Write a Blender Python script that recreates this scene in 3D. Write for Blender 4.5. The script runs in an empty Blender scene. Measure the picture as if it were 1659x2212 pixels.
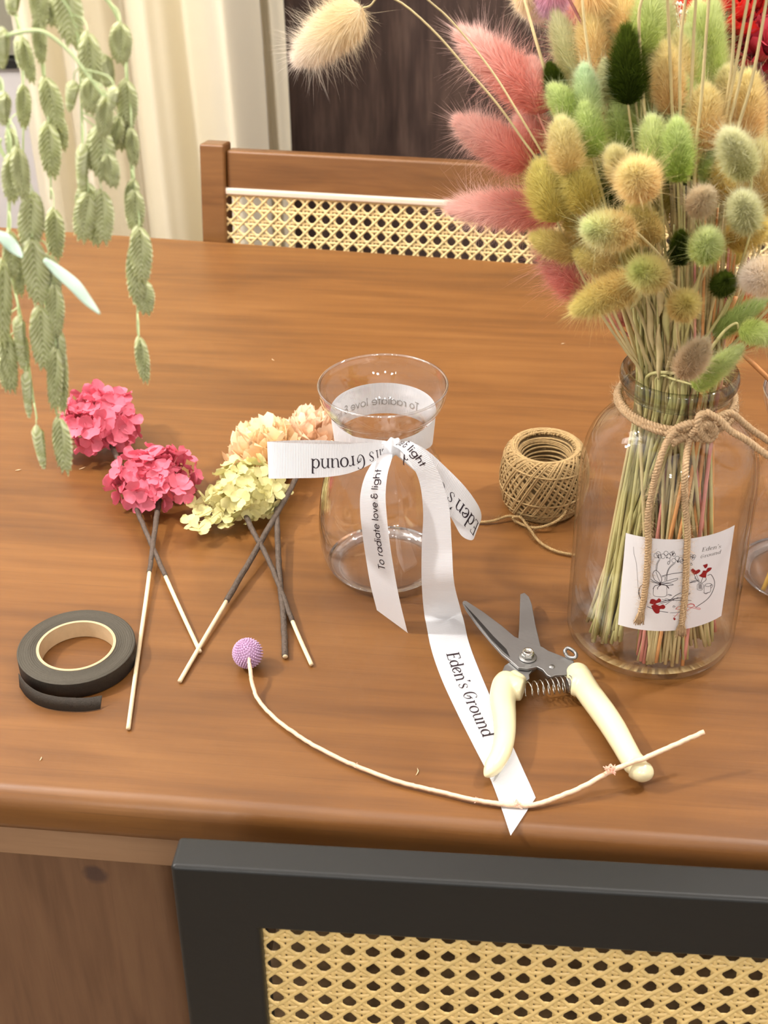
import bpy, math, random
import numpy as np
from mathutils import Vector, Matrix, Quaternion

R = math.radians
random.seed(7)
rng = np.random.default_rng(11)
SC = bpy.context.scene
COL = SC.collection

# ------------------------------------------------------------------ camera
CAM = Vector((0.0, 0.0, 1.38))
PITCH, ROLL, FPX = R(34.0), 0.0157, 3000.0
CX, CY = 829.5, 1106.0
cF = Vector((0, math.cos(PITCH), -math.sin(PITCH)))
_r0 = Vector((1, 0, 0)); _u0 = Vector((0, math.sin(PITCH), math.cos(PITCH)))
cR = _r0 * math.cos(ROLL) - _u0 * math.sin(ROLL)
cU = _u0 * math.cos(ROLL) + _r0 * math.sin(ROLL)
cam_d = bpy.data.cameras.new('camera')
cam = bpy.data.objects.new('camera', cam_d)
COL.objects.link(cam)
cam.matrix_world = Matrix(((cR.x, cU.x, -cF.x, CAM.x), (cR.y, cU.y, -cF.y, CAM.y), (cR.z, cU.z, -cF.z, CAM.z), (0, 0, 0, 1)))
cam_d.sensor_fit = 'VERTICAL'
cam_d.sensor_height = 36.0
cam_d.lens = 36.0 * FPX / 2212.0
cam_d.clip_start = 0.02
cam_d.dof.use_dof = True
cam_d.dof.focus_distance = 0.97
cam_d.dof.aperture_fstop = 15.0
SC.camera = cam

# ------------------------------------------------------------------ world, lights, exposure
world = bpy.data.worlds.new('world'); SC.world = world
world.use_nodes = True
bg = world.node_tree.nodes['Background']
bg.inputs[0].default_value = (1.0, 0.975, 0.95, 1)
bg.inputs[1].default_value = 0.42
SC.view_settings.view_transform = 'Standard'
SC.view_settings.look = 'None'
SC.view_settings.gamma = 1.0
SC.view_settings.use_curve_mapping = False
SC.view_settings.exposure = 0.46
SC.cycles.max_bounces = 7
SC.cycles.diffuse_bounces = 3
SC.cycles.glossy_bounces = 3
SC.cycles.transparent_max_bounces = 24
SC.cycles.use_adaptive_sampling = True
SC.cycles.adaptive_threshold = 0.06
SC.cycles.adaptive_min_samples = 12
SC.cycles.use_denoising = True
SC.cycles.caustics_reflective = False
SC.cycles.caustics_refractive = False
SC.cycles.sample_clamp_indirect = 4.0

def area(name, loc, target, size, power, col=(1, 1, 1)):
    d = bpy.data.lights.new(name, 'AREA'); d.shape = 'RECTANGLE'
    d.size, d.size_y = size; d.energy = power; d.color = col
    o = bpy.data.objects.new(name, d); COL.objects.link(o); o.location = loc
    o.rotation_euler = (Vector(target) - Vector(loc)).to_track_quat('-Z', 'Y').to_euler()
    return o
area('curtain_fill_light', (-0.9, 1.2, 2.3), (-0.5, 2.45, 1.0), (1.0, 0.6), 10, (1.0, 0.96, 0.90))  # added fill lamp, lightens the curtain and background
def bulb(loc, power, rad=0.035):
    d = bpy.data.lights.new('ceiling_or_fill_bulb', 'POINT'); d.energy = power; d.shadow_soft_size = rad; d.color = (1.0, 0.97, 0.93)
    o = bpy.data.objects.new('ceiling_or_fill_bulb', d); COL.objects.link(o); o.location = loc
bulb((-1.30, 0.90, 2.15), 88, 0.05)       # main spot, left of the table
bulb((1.05, 1.05, 2.30), 56, 0.05)        # second spot, right of the table
for _l in ((-.45, 1.6), (.15, .9), (-.15, .35), (.75, .5)): bulb((_l[0], _l[1], 2.45), 4, 0.035)
for _l in ((-1.0, -1.3), (-.2, -1.5), (.7, -1.3), (-.6, -.9), (.3, -.9)): bulb((_l[0], _l[1], 1.9), 10, 0.07)  # added fill bulbs behind the camera, brighten the front-facing surfaces

# ------------------------------------------------------------------ pixel -> world
def ray(px, py):
    return (cF + cR * ((px - CX) / FPX) + cU * (-(py - CY) / FPX))
def pz(px, py, z):
    d = ray(px, py); return CAM + d * ((z - CAM.z) / d.z)
def py_(px, py, Y):
    d = ray(px, py); return CAM + d * ((Y - CAM.y) / d.y)
TZ = 0.75

# ------------------------------------------------------------------ object helpers
def new_mesh(name, verts, faces, mat=None, parent=None, smooth=True, mats=None, mi=None):
    me = bpy.data.meshes.new(name)
    me.from_pydata([tuple(v) for v in verts], [], [tuple(f) for f in faces])
    if mats:
        for m in mats: me.materials.append(m)
        if mi is not None: me.polygons.foreach_set('material_index', np.array(mi, dtype=np.int32))
    elif mat: me.materials.append(mat)
    if smooth: me.polygons.foreach_set('use_smooth', np.ones(len(me.polygons), dtype=bool))
    me.update()
    o = bpy.data.objects.new(name, me); COL.objects.link(o)
    if parent is not None: o.parent = parent
    return o
def tag(o, label=None, cat=None, group=None, kind=None):
    if label: o['label'] = label
    if cat: o['category'] = cat
    if group: o['group'] = group
    if kind: o['kind'] = kind
    return o
def empty(name, loc=(0, 0, 0), label=None, cat=None, group=None, rot=None):
    o = bpy.data.objects.new(name, None); COL.objects.link(o); o.location = loc; o.empty_display_size = 0.02
    if rot is not None: o.rotation_euler = rot
    return tag(o, label, cat, group)
class MB:
    def __init__(s): s.v = []; s.f = []; s.m = []
    def add(s, v, f, m=0):
        b = len(s.v); s.v += [tuple(p) for p in v]; s.f += [tuple(i + b for i in q) for q in f]; s.m += [m] * len(f)
    def box(s, x0, x1, y0, y1, z0, z1, m=0):
        s.add([(x0, y0, z0), (x1, y0, z0), (x1, y1, z0), (x0, y1, z0), (x0, y0, z1), (x1, y0, z1), (x1, y1, z1), (x0, y1, z1)],
              [(0, 3, 2, 1), (4, 5, 6, 7), (0, 1, 5, 4), (1, 2, 6, 5), (2, 3, 7, 6), (3, 0, 4, 7)], m)
    def build(s, name, mat=None, parent=None, smooth=False, mats=None):
        return new_mesh(name, s.v, s.f, mat, parent, smooth, mats, s.m if mats else None)
def bevel(o, w=0.003, seg=3):
    b = o.modifiers.new('bevel', 'BEVEL'); b.width = w; b.segments = seg; b.limit_method = 'ANGLE'; b.angle_limit = R(35)
    for p in o.data.polygons: p.use_smooth = True
    o.modifiers.new('wn', 'WEIGHTED_NORMAL')
    return o
def cat_rom(pts, n):
    P = [Vector(p) for p in pts]
    if len(P) < 3:
        return [P[0].lerp(P[-1], i / (n)) for i in range(n + 1)]
    P = [P[0] * 2 - P[1]] + P + [P[-1] * 2 - P[-2]]
    out = []
    segs = len(P) - 3
    for i in range(n + 1):
        u = i / n * segs; k = min(int(u), segs - 1); t = u - k
        a, b, c, d = P[k], P[k + 1], P[k + 2], P[k + 3]
        out.append(0.5 * ((2 * b) + (c - a) * t + (2 * a - 5 * b + 4 * c - d) * t * t + (3 * b - a - 3 * c + d) * t * t * t))
    return out
def frames(pts):
    n = len(pts); T = []
    for i in range(n):
        a = pts[max(i - 1, 0)]; b = pts[min(i + 1, n - 1)]; d = b - a
        T.append(d.normalized() if d.length > 1e-9 else Vector((0, 0, 1)))
    ref = Vector((0, 0, 1)) if abs(T[0].z) < 0.9 else Vector((1, 0, 0))
    N = [T[0].cross(ref).normalized()]
    for i in range(1, n):
        v = N[-1] - T[i] * N[-1].dot(T[i])
        N.append(v.normalized() if v.length > 1e-9 else N[-1])
    return T, N, [T[i].cross(N[i]) for i in range(n)]
def tube_vf(pts, rad, seg=8, cap=True, flat=None, ph=0):
    pts = [Vector(p) for p in pts]; n = len(pts)
    if not hasattr(rad, '__len__'): rad = [rad] * n
    elif len(rad) != n:
        rad = list(np.interp(np.linspace(0, 1, n), np.linspace(0, 1, len(rad)), rad))
    T, N, B = frames(pts); v = []; f = []
    for i in range(n):
        for k in range(seg):
            a = 2 * math.pi * k / seg + ph
            q = N[i] * math.cos(a) * rad[i] + B[i] * math.sin(a) * rad[i]
            if flat: q = Vector((q.x, q.y, q.z * flat))
            v.append(pts[i] + q)
    for i in range(n - 1):
        for k in range(seg):
            a = i * seg + k; b = i * seg + (k + 1) % seg
            f.append((a, b, b + seg, a + seg))
    if cap:
        f.append(tuple(range(seg - 1, -1, -1))); f.append(tuple((n - 1) * seg + k for k in range(seg)))
    return v, f
def tube(name, pts, rad, mat, parent=None, seg=8, flat=None):
    v, f = tube_vf(pts, rad, seg, flat=flat)
    return new_mesh(name, v, f, mat, parent)
def rope_vf(pts, r, pitch=0.006, strands=3, step=0.0009, seg=5):
    """twisted strands round a path"""
    pts = [Vector(p) for p in pts]
    L = sum((pts[i + 1] - pts[i]).length for i in range(len(pts) - 1))
    n = max(8, int(L / step))
    dense = resample(pts, n)
    T, N, B = frames(dense); mb = MB()
    for s in range(strands):
        q = []
        for i, p in enumerate(dense):
            a = 2 * math.pi * (i * L / n / pitch + s / strands)
            q.append(p + (N[i] * math.cos(a) + B[i] * math.sin(a)) * r * 0.56)
        v, f = tube_vf(q, r * 0.50, seg); mb.add(v, f)
    # loose fibres
    for k in range(int(L * 4200)):
        i = random.randrange(n); a = random.random() * 6.283
        d = (N[i] * math.cos(a) + B[i] * math.sin(a)); t = T[i] * random.uniform(-1, 1)
        p0 = dense[i] + d * r * 0.8; l = random.uniform(0.001, 0.0045)
        p1 = p0 + (d + t).normalized() * l; p2 = p1 + (d * .3 + t + Vector((random.uniform(-.5, .5),) * 3)).normalized() * l * .7
        w = T[i].cross(d).normalized() * 0.00007
        mb.add([p0 - w, p0 + w, p1 + w, p1 - w, p2], [(0, 1, 2, 3), (3, 2, 4)])
    return mb
def resample(pts, n):
    pts = [Vector(p) for p in pts]
    cum = [0]
    for i in range(len(pts) - 1): cum.append(cum[-1] + (pts[i + 1] - pts[i]).length)
    out = []; k = 0
    for i in range(n + 1):
        s = cum[-1] * i / n
        while k < len(cum) - 2 and cum[k + 1] < s: k += 1
        t = (s - cum[k]) / max(cum[k + 1] - cum[k], 1e-9)
        out.append(pts[k].lerp(pts[k + 1], t))
    return out
def lathe_vf(prof, seg=96, c=(0, 0, 0)):
    v = []; f = []; n = len(prof)
    for (r, z) in prof:
        for k in range(seg):
            a = 2 * math.pi * k / seg; v.append((c[0] + r * math.cos(a), c[1] + r * math.sin(a), c[2] + z))
    for i in range(n - 1):
        for k in range(seg):
            a = i * seg + k; b = i * seg + (k + 1) % seg; f.append((a, b, b + seg, a + seg))
    return v, f
def smooth_prof(pr, n):
    return [(p.x, p.y) for p in cat_rom([Vector((a, b, 0)) for a, b in pr], n)]
def copy_tree(o, parent=None):
    c = o.copy(); COL.objects.link(c); c.parent = parent
    for ch in o.children: copy_tree(ch, c)
    return c

# ------------------------------------------------------------------ materials
def srgb(r, g, b):
    f = lambda c: (c / 255 / 12.92) if c / 255 <= 0.04045 else ((c / 255 + 0.055) / 1.055) ** 2.4
    return (f(r), f(g), f(b), 1)
def mat(name, col, rough=0.5, metal=0.0, spec=0.5, coat=0.0, trans=0.0, bump=None, var=None, sheen=0.0):
    m = bpy.data.materials.new(name); m.use_nodes = True; nt = m.node_tree
    b = nt.nodes['Principled BSDF']
    b.inputs['Base Color'].default_value = col; b.inputs['Roughness'].default_value = rough
    b.inputs['Metallic'].default_value = metal; b.inputs['Specular IOR Level'].default_value = spec
    b.inputs['Coat Weight'].default_value = coat; b.inputs['Coat Roughness'].default_value = 0.12
    b.inputs['Sheen Weight'].default_value = sheen
    tc = nt.nodes.new('ShaderNodeTexCoord')
    if var:
        sc, amt = var
        nz = nt.nodes.new('ShaderNodeTexNoise'); nz.inputs['Scale'].default_value = sc; nz.inputs['Detail'].default_value = 5
        nt.links.new(tc.outputs['Object'], nz.inputs['Vector'])
        hs = nt.nodes.new('ShaderNodeHueSaturation'); hs.inputs['Color'].default_value = col
        mr = nt.nodes.new('ShaderNodeMapRange'); mr.inputs[1].default_value = .25; mr.inputs[2].default_value = .75
        mr.inputs[3].default_value = 1 - amt; mr.inputs[4].default_value = 1 + amt
        nt.links.new(nz.outputs[0], mr.inputs[0]); nt.links.new(mr.outputs[0], hs.inputs['Value'])
        nt.links.new(hs.outputs[0], b.inputs['Base Color'])
    if bump:
        sc, st = bump
        nz = nt.nodes.new('ShaderNodeTexNoise'); nz.inputs['Scale'].default_value = sc; nz.inputs['Detail'].default_value = 4
        nt.links.new(tc.outputs['Object'], nz.inputs['Vector'])
        bp = nt.nodes.new('ShaderNodeBump'); bp.inputs['Strength'].default_value = st; bp.inputs['Distance'].default_value = 0.002
        nt.links.new(nz.outputs[0], bp.inputs['Height']); nt.links.new(bp.outputs[0], b.inputs['Normal'])
    if trans:
        out = nt.nodes['Material Output']; tr = nt.nodes.new('ShaderNodeBsdfTranslucent'); mx = nt.nodes.new('ShaderNodeMixShader')
        src = b.inputs['Base Color'].links
        if src: nt.links.new(src[0].from_socket, tr.inputs[0])
        else: tr.inputs[0].default_value = col
        mx.inputs[0].default_value = trans
        nt.links.new(b.outputs[0], mx.inputs[1]); nt.links.new(tr.outputs[0], mx.inputs[2]); nt.links.new(mx.outputs[0], out.inputs[0])
    return m
def wood(name, dark, mid, light, axis='x', scale=1.0, rough=0.35, coat=0.25, streak=0.5, knots=None, bumps=0.12):
    m = bpy.data.materials.new(name); m.use_nodes = True; nt = m.node_tree; L = nt.links
    b = nt.nodes['Principled BSDF']; b.inputs['Roughness'].default_value = rough; b.inputs['Coat Weight'].default_value = coat
    b.inputs['Coat Roughness'].default_value = 0.22
    tc = nt.nodes.new('ShaderNodeTexCoord')
    def noise(s, sc, det=4, dist=0.0):
        mp = nt.nodes.new('ShaderNodeMapping'); mp.inputs['Scale'].default_value = s
        L.new(tc.outputs['Object'], mp.inputs[0])
        n = nt.nodes.new('ShaderNodeTexNoise'); n.inputs['Scale'].default_value = sc; n.inputs['Detail'].default_value = det; n.inputs['Distortion'].default_value = dist
        L.new(mp.outputs[0], n.inputs['Vector']); return n
    lng = {'x': (1, 14, 14), 'z': (14, 14, 1)}[axis]; mid_s = {'x': (1, 5, 5), 'z': (5, 5, 1)}[axis]
    fin = {'x': (1, 60, 60), 'z': (60, 60, 1)}[axis]
    n1 = noise(mid_s, 3.2 * scale, 5, 0.6); n2 = noise(lng, 6.0 * scale, 6, 0.3); n3 = noise(fin, 9 * scale, 3)
    rp = nt.nodes.new('ShaderNodeValToRGB'); e = rp.color_ramp.elements
    e[0].position = 0.30; e[0].color = dark; e[1].position = 0.72; e[1].color = light
    x = e.new(0.5); x.color = mid
    a1 = nt.nodes.new('ShaderNodeMix'); a1.data_type = 'FLOAT'; a1.inputs[0].default_value = 0.4
    L.new(n1.outputs[0], a1.inputs[2]); L.new(n2.outputs[0], a1.inputs[3])
    L.new(a1.outputs[0], rp.inputs[0])
    mr = nt.nodes.new('ShaderNodeMapRange'); mr.inputs[1].default_value = .60; mr.inputs[2].default_value = .72; mr.inputs[3].default_value = 0; mr.inputs[4].default_value = streak
    L.new(n3.outputs[0], mr.inputs[0])
    mx = nt.nodes.new('ShaderNodeMix'); mx.data_type = 'RGBA'; L.new(mr.outputs[0], mx.inputs[0]); L.new(rp.outputs[0], mx.inputs[6]); mx.inputs[7].default_value = dark
    last = mx.outputs[2]
    if knots:
        for (kx, ky, kz, kr, kc) in knots:
            vd = nt.nodes.new('ShaderNodeVectorMath'); vd.operation = 'DISTANCE'; vd.inputs[1].default_value = (kx, ky, kz)
            L.new(tc.outputs['Object'], vd.inputs[0])
            nn = noise((1, 1, 1), 90, 3); ad = nt.nodes.new('ShaderNodeMath'); ad.operation = 'MULTIPLY_ADD'; ad.inputs[1].default_value = kr * .9
            L.new(nn.outputs[0], ad.inputs[0]); L.new(vd.outputs['Value'], ad.inputs[2])
            m2 = nt.nodes.new('ShaderNodeMapRange'); m2.inputs[1].default_value = kr * 1.2; m2.inputs[2].default_value = kr * 1.75; m2.inputs[3].default_value = .75; m2.inputs[4].default_value = 0
            L.new(ad.outputs[0], m2.inputs[0])
            m3 = nt.nodes.new('ShaderNodeMix'); m3.data_type = 'RGBA'; L.new(m2.outputs[0], m3.inputs[0]); L.new(last, m3.inputs[6]); m3.inputs[7].default_value = kc
            last = m3.outputs[2]
    L.new(last, b.inputs['Base Color'])
    bp = nt.nodes.new('ShaderNodeBump'); bp.inputs['Strength'].default_value = bumps; bp.inputs['Distance'].default_value = 0.0006
    L.new(n3.outputs[0], bp.inputs['Height']); L.new(bp.outputs[0], b.inputs['Normal'])
    return m
def glass(name, tint, edge, power=2.5, gloss=1.0):
    m = bpy.data.materials.new(name); m.use_nodes = True; nt = m.node_tree; L = nt.links
    nt.nodes.remove(nt.nodes['Principled BSDF']); out = nt.nodes['Material Output']
    lw = nt.nodes.new('ShaderNodeLayerWeight'); lw.inputs[0].default_value = 0.5
    pw = nt.nodes.new('ShaderNodeMath'); pw.operation = 'POWER'; pw.inputs[1].default_value = power
    L.new(lw.outputs['Facing'], pw.inputs[0])
    cm = nt.nodes.new('ShaderNodeMix'); cm.data_type = 'RGBA'; cm.inputs[6].default_value = tint; cm.inputs[7].default_value = edge
    L.new(pw.outputs[0], cm.inputs[0])
    tr = nt.nodes.new('ShaderNodeBsdfTransparent'); L.new(cm.outputs[2], tr.inputs[0])
    gl = nt.nodes.new('ShaderNodeBsdfGlossy'); gl.inputs['Roughness'].default_value = 0.02; gl.inputs[0].default_value = (1, 1, 1, 1)
    p5 = nt.nodes.new('ShaderNodeMath'); p5.operation = 'POWER'; p5.inputs[1].default_value = 4.5
    L.new(lw.outputs['Facing'], p5.inputs[0])
    ml = nt.nodes.new('ShaderNodeMath'); ml.operation = 'MULTIPLY_ADD'; ml.inputs[1].default_value = .75 * gloss; ml.inputs[2].default_value = .035 * gloss; ml.use_clamp = True
    L.new(p5.outputs[0], ml.inputs[0])
    mx = nt.nodes.new('ShaderNodeMixShader'); L.new(ml.outputs[0], mx.inputs[0]); L.new(tr.outputs[0], mx.inputs[1]); L.new(gl.outputs[0], mx.inputs[2])
    L.new(mx.outputs[0], out.inputs[0]); return m

def oat_mat():
    m = mat('sage_green_husk', srgb(204, 210, 150), 0.65); nt = m.node_tree; L = nt.links; b = nt.nodes['Principled BSDF']
    tc = nt.nodes.new('ShaderNodeTexCoord'); sp = nt.nodes.new('ShaderNodeSeparateXYZ'); L.new(tc.outputs['Object'], sp.inputs[0])
    ab = nt.nodes.new('ShaderNodeMath'); ab.operation = 'ABSOLUTE'; L.new(sp.outputs[0], ab.inputs[0])
    ma = nt.nodes.new('ShaderNodeMath'); ma.operation = 'MULTIPLY_ADD'; ma.inputs[1].default_value = .95; L.new(ab.outputs[0], ma.inputs[0]); L.new(sp.outputs[2], ma.inputs[2])
    mu = nt.nodes.new('ShaderNodeMath'); mu.operation = 'MULTIPLY'; mu.inputs[1].default_value = 2 * math.pi / .0019; L.new(ma.outputs[0], mu.inputs[0])
    sn = nt.nodes.new('ShaderNodeMath'); sn.operation = 'SINE'; L.new(mu.outputs[0], sn.inputs[0])
    mr = nt.nodes.new('ShaderNodeMapRange'); mr.inputs[1].default_value = -.9; mr.inputs[2].default_value = .6; L.new(sn.outputs[0], mr.inputs[0])
    mx = nt.nodes.new('ShaderNodeMix'); mx.data_type = 'RGBA'; mx.inputs[6].default_value = srgb(202, 208, 146); mx.inputs[7].default_value = srgb(236, 238, 196)
    L.new(mr.outputs[0], mx.inputs[0]); L.new(mx.outputs[2], b.inputs['Base Color'])
    bp = nt.nodes.new('ShaderNodeBump'); bp.inputs['Strength'].default_value = .5; bp.inputs['Distance'].default_value = .0006
    L.new(sn.outputs[0], bp.inputs['Height']); L.new(bp.outputs[0], b.inputs['Normal'])
    tr = nt.nodes.new('ShaderNodeBsdfTranslucent'); L.new(mx.outputs[2], tr.inputs[0]); ms = nt.nodes.new('ShaderNodeMixShader'); ms.inputs[0].default_value = .35
    L.new(b.outputs[0], ms.inputs[1]); L.new(tr.outputs[0], ms.inputs[2]); L.new(ms.outputs[0], nt.nodes['Material Output'].inputs[0]); return m
M = {}
M['table'] = wood('stained_wood', srgb(94, 58, 24), srgb(120, 77, 34), srgb(140, 94, 46), 'x', 1.0, 0.42, 0.12, 0.34)
M['apron'] = wood('lit_apron_wood', srgb(138, 104, 76), srgb(160, 124, 92), srgb(172, 136, 102), 'x', 1.4, 0.5, 0.05, 0.2)  # the apron's lit look is put into this paler wood colour
M['leg_wood'] = wood('leg_wood', srgb(104, 74, 52), srgb(126, 92, 66), srgb(140, 106, 76), 'z', 1.4, 0.5, 0.08, 0.3, knots=[(0.166, -0.03, -0.075, 0.0085, srgb(70, 52, 50))])
M['chair_wood'] = wood('chair_wood', srgb(96, 62, 30), srgb(118, 78, 40), srgb(134, 92, 50), 'x', 2.0, 0.35, 0.2, 0.15)
M['door'] = wood('dark_laminate', srgb(48, 36, 32), srgb(72, 56, 49), srgb(100, 80, 69), 'z', 2.2, 0.42, 0.0, 0.35)
M['black'] = mat('black_lacquer', srgb(38, 38, 36), 0.38, coat=0.0, spec=0.35, bump=(160, .06))
M['cane_near'] = mat('natural_cane', srgb(236, 204, 134), 0.45, coat=0.15, var=(120, .10))
M['cane_far'] = mat('pale_cane', srgb(226, 198, 140), 0.5, var=(140, .06))
M['whitewash'] = mat('pale_edging', srgb(226, 205, 182), 0.45)
M['curtain'] = mat('cream_curtain', srgb(250, 240, 214), 0.8, trans=0.25, bump=(900, .08), sheen=.3)
M['wall'] = mat('painted_wall', srgb(214, 208, 206), 0.7)
M['floor'] = mat('speckled_floor', srgb(120, 98, 74), 0.4, var=(60, .4))
M['greywin'] = mat('grey_pane', srgb(150, 145, 128), 0.3)
M['seat_tan'] = mat('tan_seat', srgb(150, 122, 86), 0.7, var=(70, .5))
M['ribbon'] = None
M['ink'] = mat('dark_ink', srgb(38, 20, 30), 0.5)
M['ink_faded'] = mat('faded_ink', srgb(165, 158, 152), 0.6)
M['ink_faded2'] = mat('grey_ink', srgb(120, 112, 108), 0.6)
M['red_ink'] = mat('red_ink', srgb(150, 22, 26), 0.6)
M['rose_line'] = mat('rose_line_ink', srgb(205, 70, 70), 0.6)
M['paper'] = mat('white_paper', srgb(236, 232, 232), 0.55)
M['jute'] = mat('jute_fibre', srgb(200, 168, 128), 0.85, var=(500, .22), trans=.12)
M['jute2'] = mat('jute_ball_fibre', srgb(176, 146, 98), 0.85, var=(420, .25), trans=.08)
M['jute_dark'] = mat('jute_core', srgb(104, 82, 50), 0.95)
M['vglass'] = glass('clear_thin_glass', (0.995, 0.995, 0.995, 1), (0.86, 0.86, 0.86, 1), 4.0, 1.6)
M['jglass'] = glass('jar_glass', (0.988, 0.99, 0.982, 1), (0.50, 0.52, 0.46, 1), 6.0, 0.9)
M['jlip'] = glass('jar_lip_glass', (0.86, 0.88, 0.83, 1), (0.20, 0.23, 0.18, 1), 2.0, 1.3)
M['tape_brown'] = mat('crepe_tape', srgb(52, 44, 34), 0.75, bump=(900, .3), var=(300, .2))
M['tape_side'] = mat('tape_layers', srgb(78, 72, 60), 0.8, bump=(500, .3))
M['card'] = mat('cardboard_core', srgb(206, 178, 138), 0.8, var=(200, .06))
M['bamboo'] = mat('bamboo_skewer', srgb(238, 216, 176), 0.55, var=(150, .06))
M['wrap'] = mat('tape_wrapped_stem', srgb(88, 74, 62), 0.6, bump=(700, .5), var=(260, .25))
M['steel'] = mat('brushed_steel', srgb(155, 154, 152), 0.42, metal=1.0, bump=(300, .05))
M['chrome'] = mat('polished_nut', srgb(210, 208, 200), 0.12, metal=1.0)
M['dark_steel'] = mat('dark_steel', srgb(80, 78, 76), 0.4, metal=1.0)
M['cream'] = mat('cream_plastic', srgb(232, 222, 178), 0.22, coat=0.5)
M['pink_pet'] = mat('rose_pink_petal', srgb(230, 116, 136), 0.6, trans=.22, var=(90, .16))
M['green_pet'] = mat('pale_olive_petal', srgb(222, 214, 150), 0.6, trans=.2, var=(90, .16))
M['peach_pet'] = mat('peach_petal', srgb(253, 222, 176), 0.65, trans=.22, var=(60, .08))
M['peach2_pet'] = mat('blush_petal', srgb(253, 218, 184), 0.65, trans=.22, var=(60, .08))
M['pink_ped'] = mat('pink_pedicel', srgb(190, 110, 110), 0.6)
M['green_ped'] = mat('straw_pedicel', srgb(200, 184, 120), 0.6)
M['lilac'] = mat('lilac_seed_head', srgb(204, 168, 200), 0.7, var=(400, .12))
M['pale_stem'] = mat('blush_cream_stem', srgb(240, 205, 170), 0.6, bump=(600, .3), var=(100, .08))
M['oat'] = oat_mat()
M['oat_stem'] = mat('pale_green_stalk', srgb(200, 216, 160), 0.6)
M['mint_leaf'] = mat('silvery_mint_leaf', srgb(196, 222, 200), 0.4, var=(80, .1))
M['straw'] = mat('straw_stem', srgb(212, 192, 140), 0.6, var=(60, .15), trans=.1)
M['straw_g'] = mat('green_straw_stem', srgb(204, 194, 132), 0.6, var=(60, .15), trans=.1)
M['straw_p'] = mat('pink_dyed_stem', srgb(232, 154, 140), 0.6, var=(60, .15), trans=.1)
M['straw_o'] = mat('orange_dyed_stem', srgb(232, 166, 104), 0.6, var=(60, .15), trans=.1)
M['straw_m'] = mat('mauve_dyed_stem', srgb(150, 86, 84), 0.6, var=(60, .15), trans=.1)
M['straw_pink'] = mat('blush_bract', srgb(240, 196, 176), 0.7, trans=.3)
M['straw_y'] = mat('yellow_stick', srgb(224, 180, 80), 0.6)
M['white_bud'] = mat('white_bud', srgb(248, 244, 236), 0.6)
M['scarlet'] = mat('scarlet_petal', srgb(226, 52, 44), 0.6, trans=.2, var=(40, .15))
M['crimson'] = mat('crimson_petal', srgb(190, 50, 66), 0.6, trans=.2, var=(40, .25))
M['orange_grass'] = mat('orange_grass', srgb(232, 122, 58), 0.6, trans=.2, var=(40, .2))
M['fibre'] = mat('pale_plant_fibre', srgb(240, 214, 170), 0.6)

def ribbon_mat():
    m = bpy.data.materials.new('white_grosgrain'); m.use_nodes = True; nt = m.node_tree; L = nt.links
    b = nt.nodes['Principled BSDF']; b.inputs['Base Color'].default_value = srgb(240, 241, 244); b.inputs['Roughness'].default_value = .5
    b.inputs['Sheen Weight'].default_value = .25
    at = nt.nodes.new('ShaderNodeAttribute'); at.attribute_name = 'along'
    mu = nt.nodes.new('ShaderNodeMath'); mu.operation = 'MULTIPLY'; mu.inputs[1].default_value = 2 * math.pi / 0.0011
    sn = nt.nodes.new('ShaderNodeMath'); sn.operation = 'SINE'
    L.new(at.outputs['Fac'], mu.inputs[0]); L.new(mu.outputs[0], sn.inputs[0])
    bp = nt.nodes.new('ShaderNodeBump'); bp.inputs['Strength'].default_value = .26; bp.inputs['Distance'].default_value = .00025
    L.new(sn.outputs[0], bp.inputs['Height']); L.new(bp.outputs[0], b.inputs['Normal'])
    out = nt.nodes['Material Output']; tr = nt.nodes.new('ShaderNodeBsdfTranslucent'); tr.inputs[0].default_value = srgb(240, 236, 232)
    mx = nt.nodes.new('ShaderNodeMixShader'); mx.inputs[0].default_value = .22
    L.new(b.outputs[0], mx.inputs[1]); L.new(tr.outputs[0], mx.inputs[2]); L.new(mx.outputs[0], out.inputs[0])
    return m
M['ribbon'] = ribbon_mat()
# ------------------------------------------------------------------ room
def struct(o): o['kind'] = 'structure'; return o
mb = MB(); mb.box(-3, 3, -2.5, 2.6, -0.05, 0.0); struct(mb.build('floor', M['floor']))
WY = 2.45
mb = MB(); mb.box(-3, -0.22, WY + .12, WY + .2, 0, 2.8); mb.box(1.6, 3, WY + .12, WY + .2, 0, 2.8); mb.box(-.22, 1.6, WY + .12, WY + .2, 2.2, 2.8)
struct(mb.build('wall_back', M['wall']))
mb = MB(); mb.box(-3, 3, -2.5, 2.6, 2.8, 2.86); struct(mb.build('ceiling', M['wall']))
# dark door and its frame, seen right of the curtain
dl = py_(609, 160, WY).x
mb = MB(); mb.box(dl, 1.6, WY, WY + .05, 0.0, 2.2)
door = struct(mb.build('door_1', M['door'])); bevel(door, .003)
mb = MB(); mb.box(dl - .10, dl - .006, WY - .005, WY + .12, 0.0, 2.2)
struct(mb.build('trim_1', M['door']))
mb = MB(); mb.box(dl - .006, dl, WY + .02, WY + .12, 0.0, 2.2); struct(mb.build('door_gap_shade', M['black']))  # black strip put in as the shaded gap between frame and door
# window glimpsed at the far left: grey pane over a black rail, pale panel below
wz = py_(30, 141, WY).z
mb = MB(); mb.box(-1.3, -.55, WY + .02, WY + .06, wz + .012, 2.1, 0); mb.box(-1.3, -.55, WY, WY + .08, wz - .006, wz + .008, 1); mb.box(-1.3, -.55, WY + .01, WY + .1, 0.2, wz - .006, 2)
struct(mb.build('window_1', mats=[M['greywin'], M['black'], M['wall']]))

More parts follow.
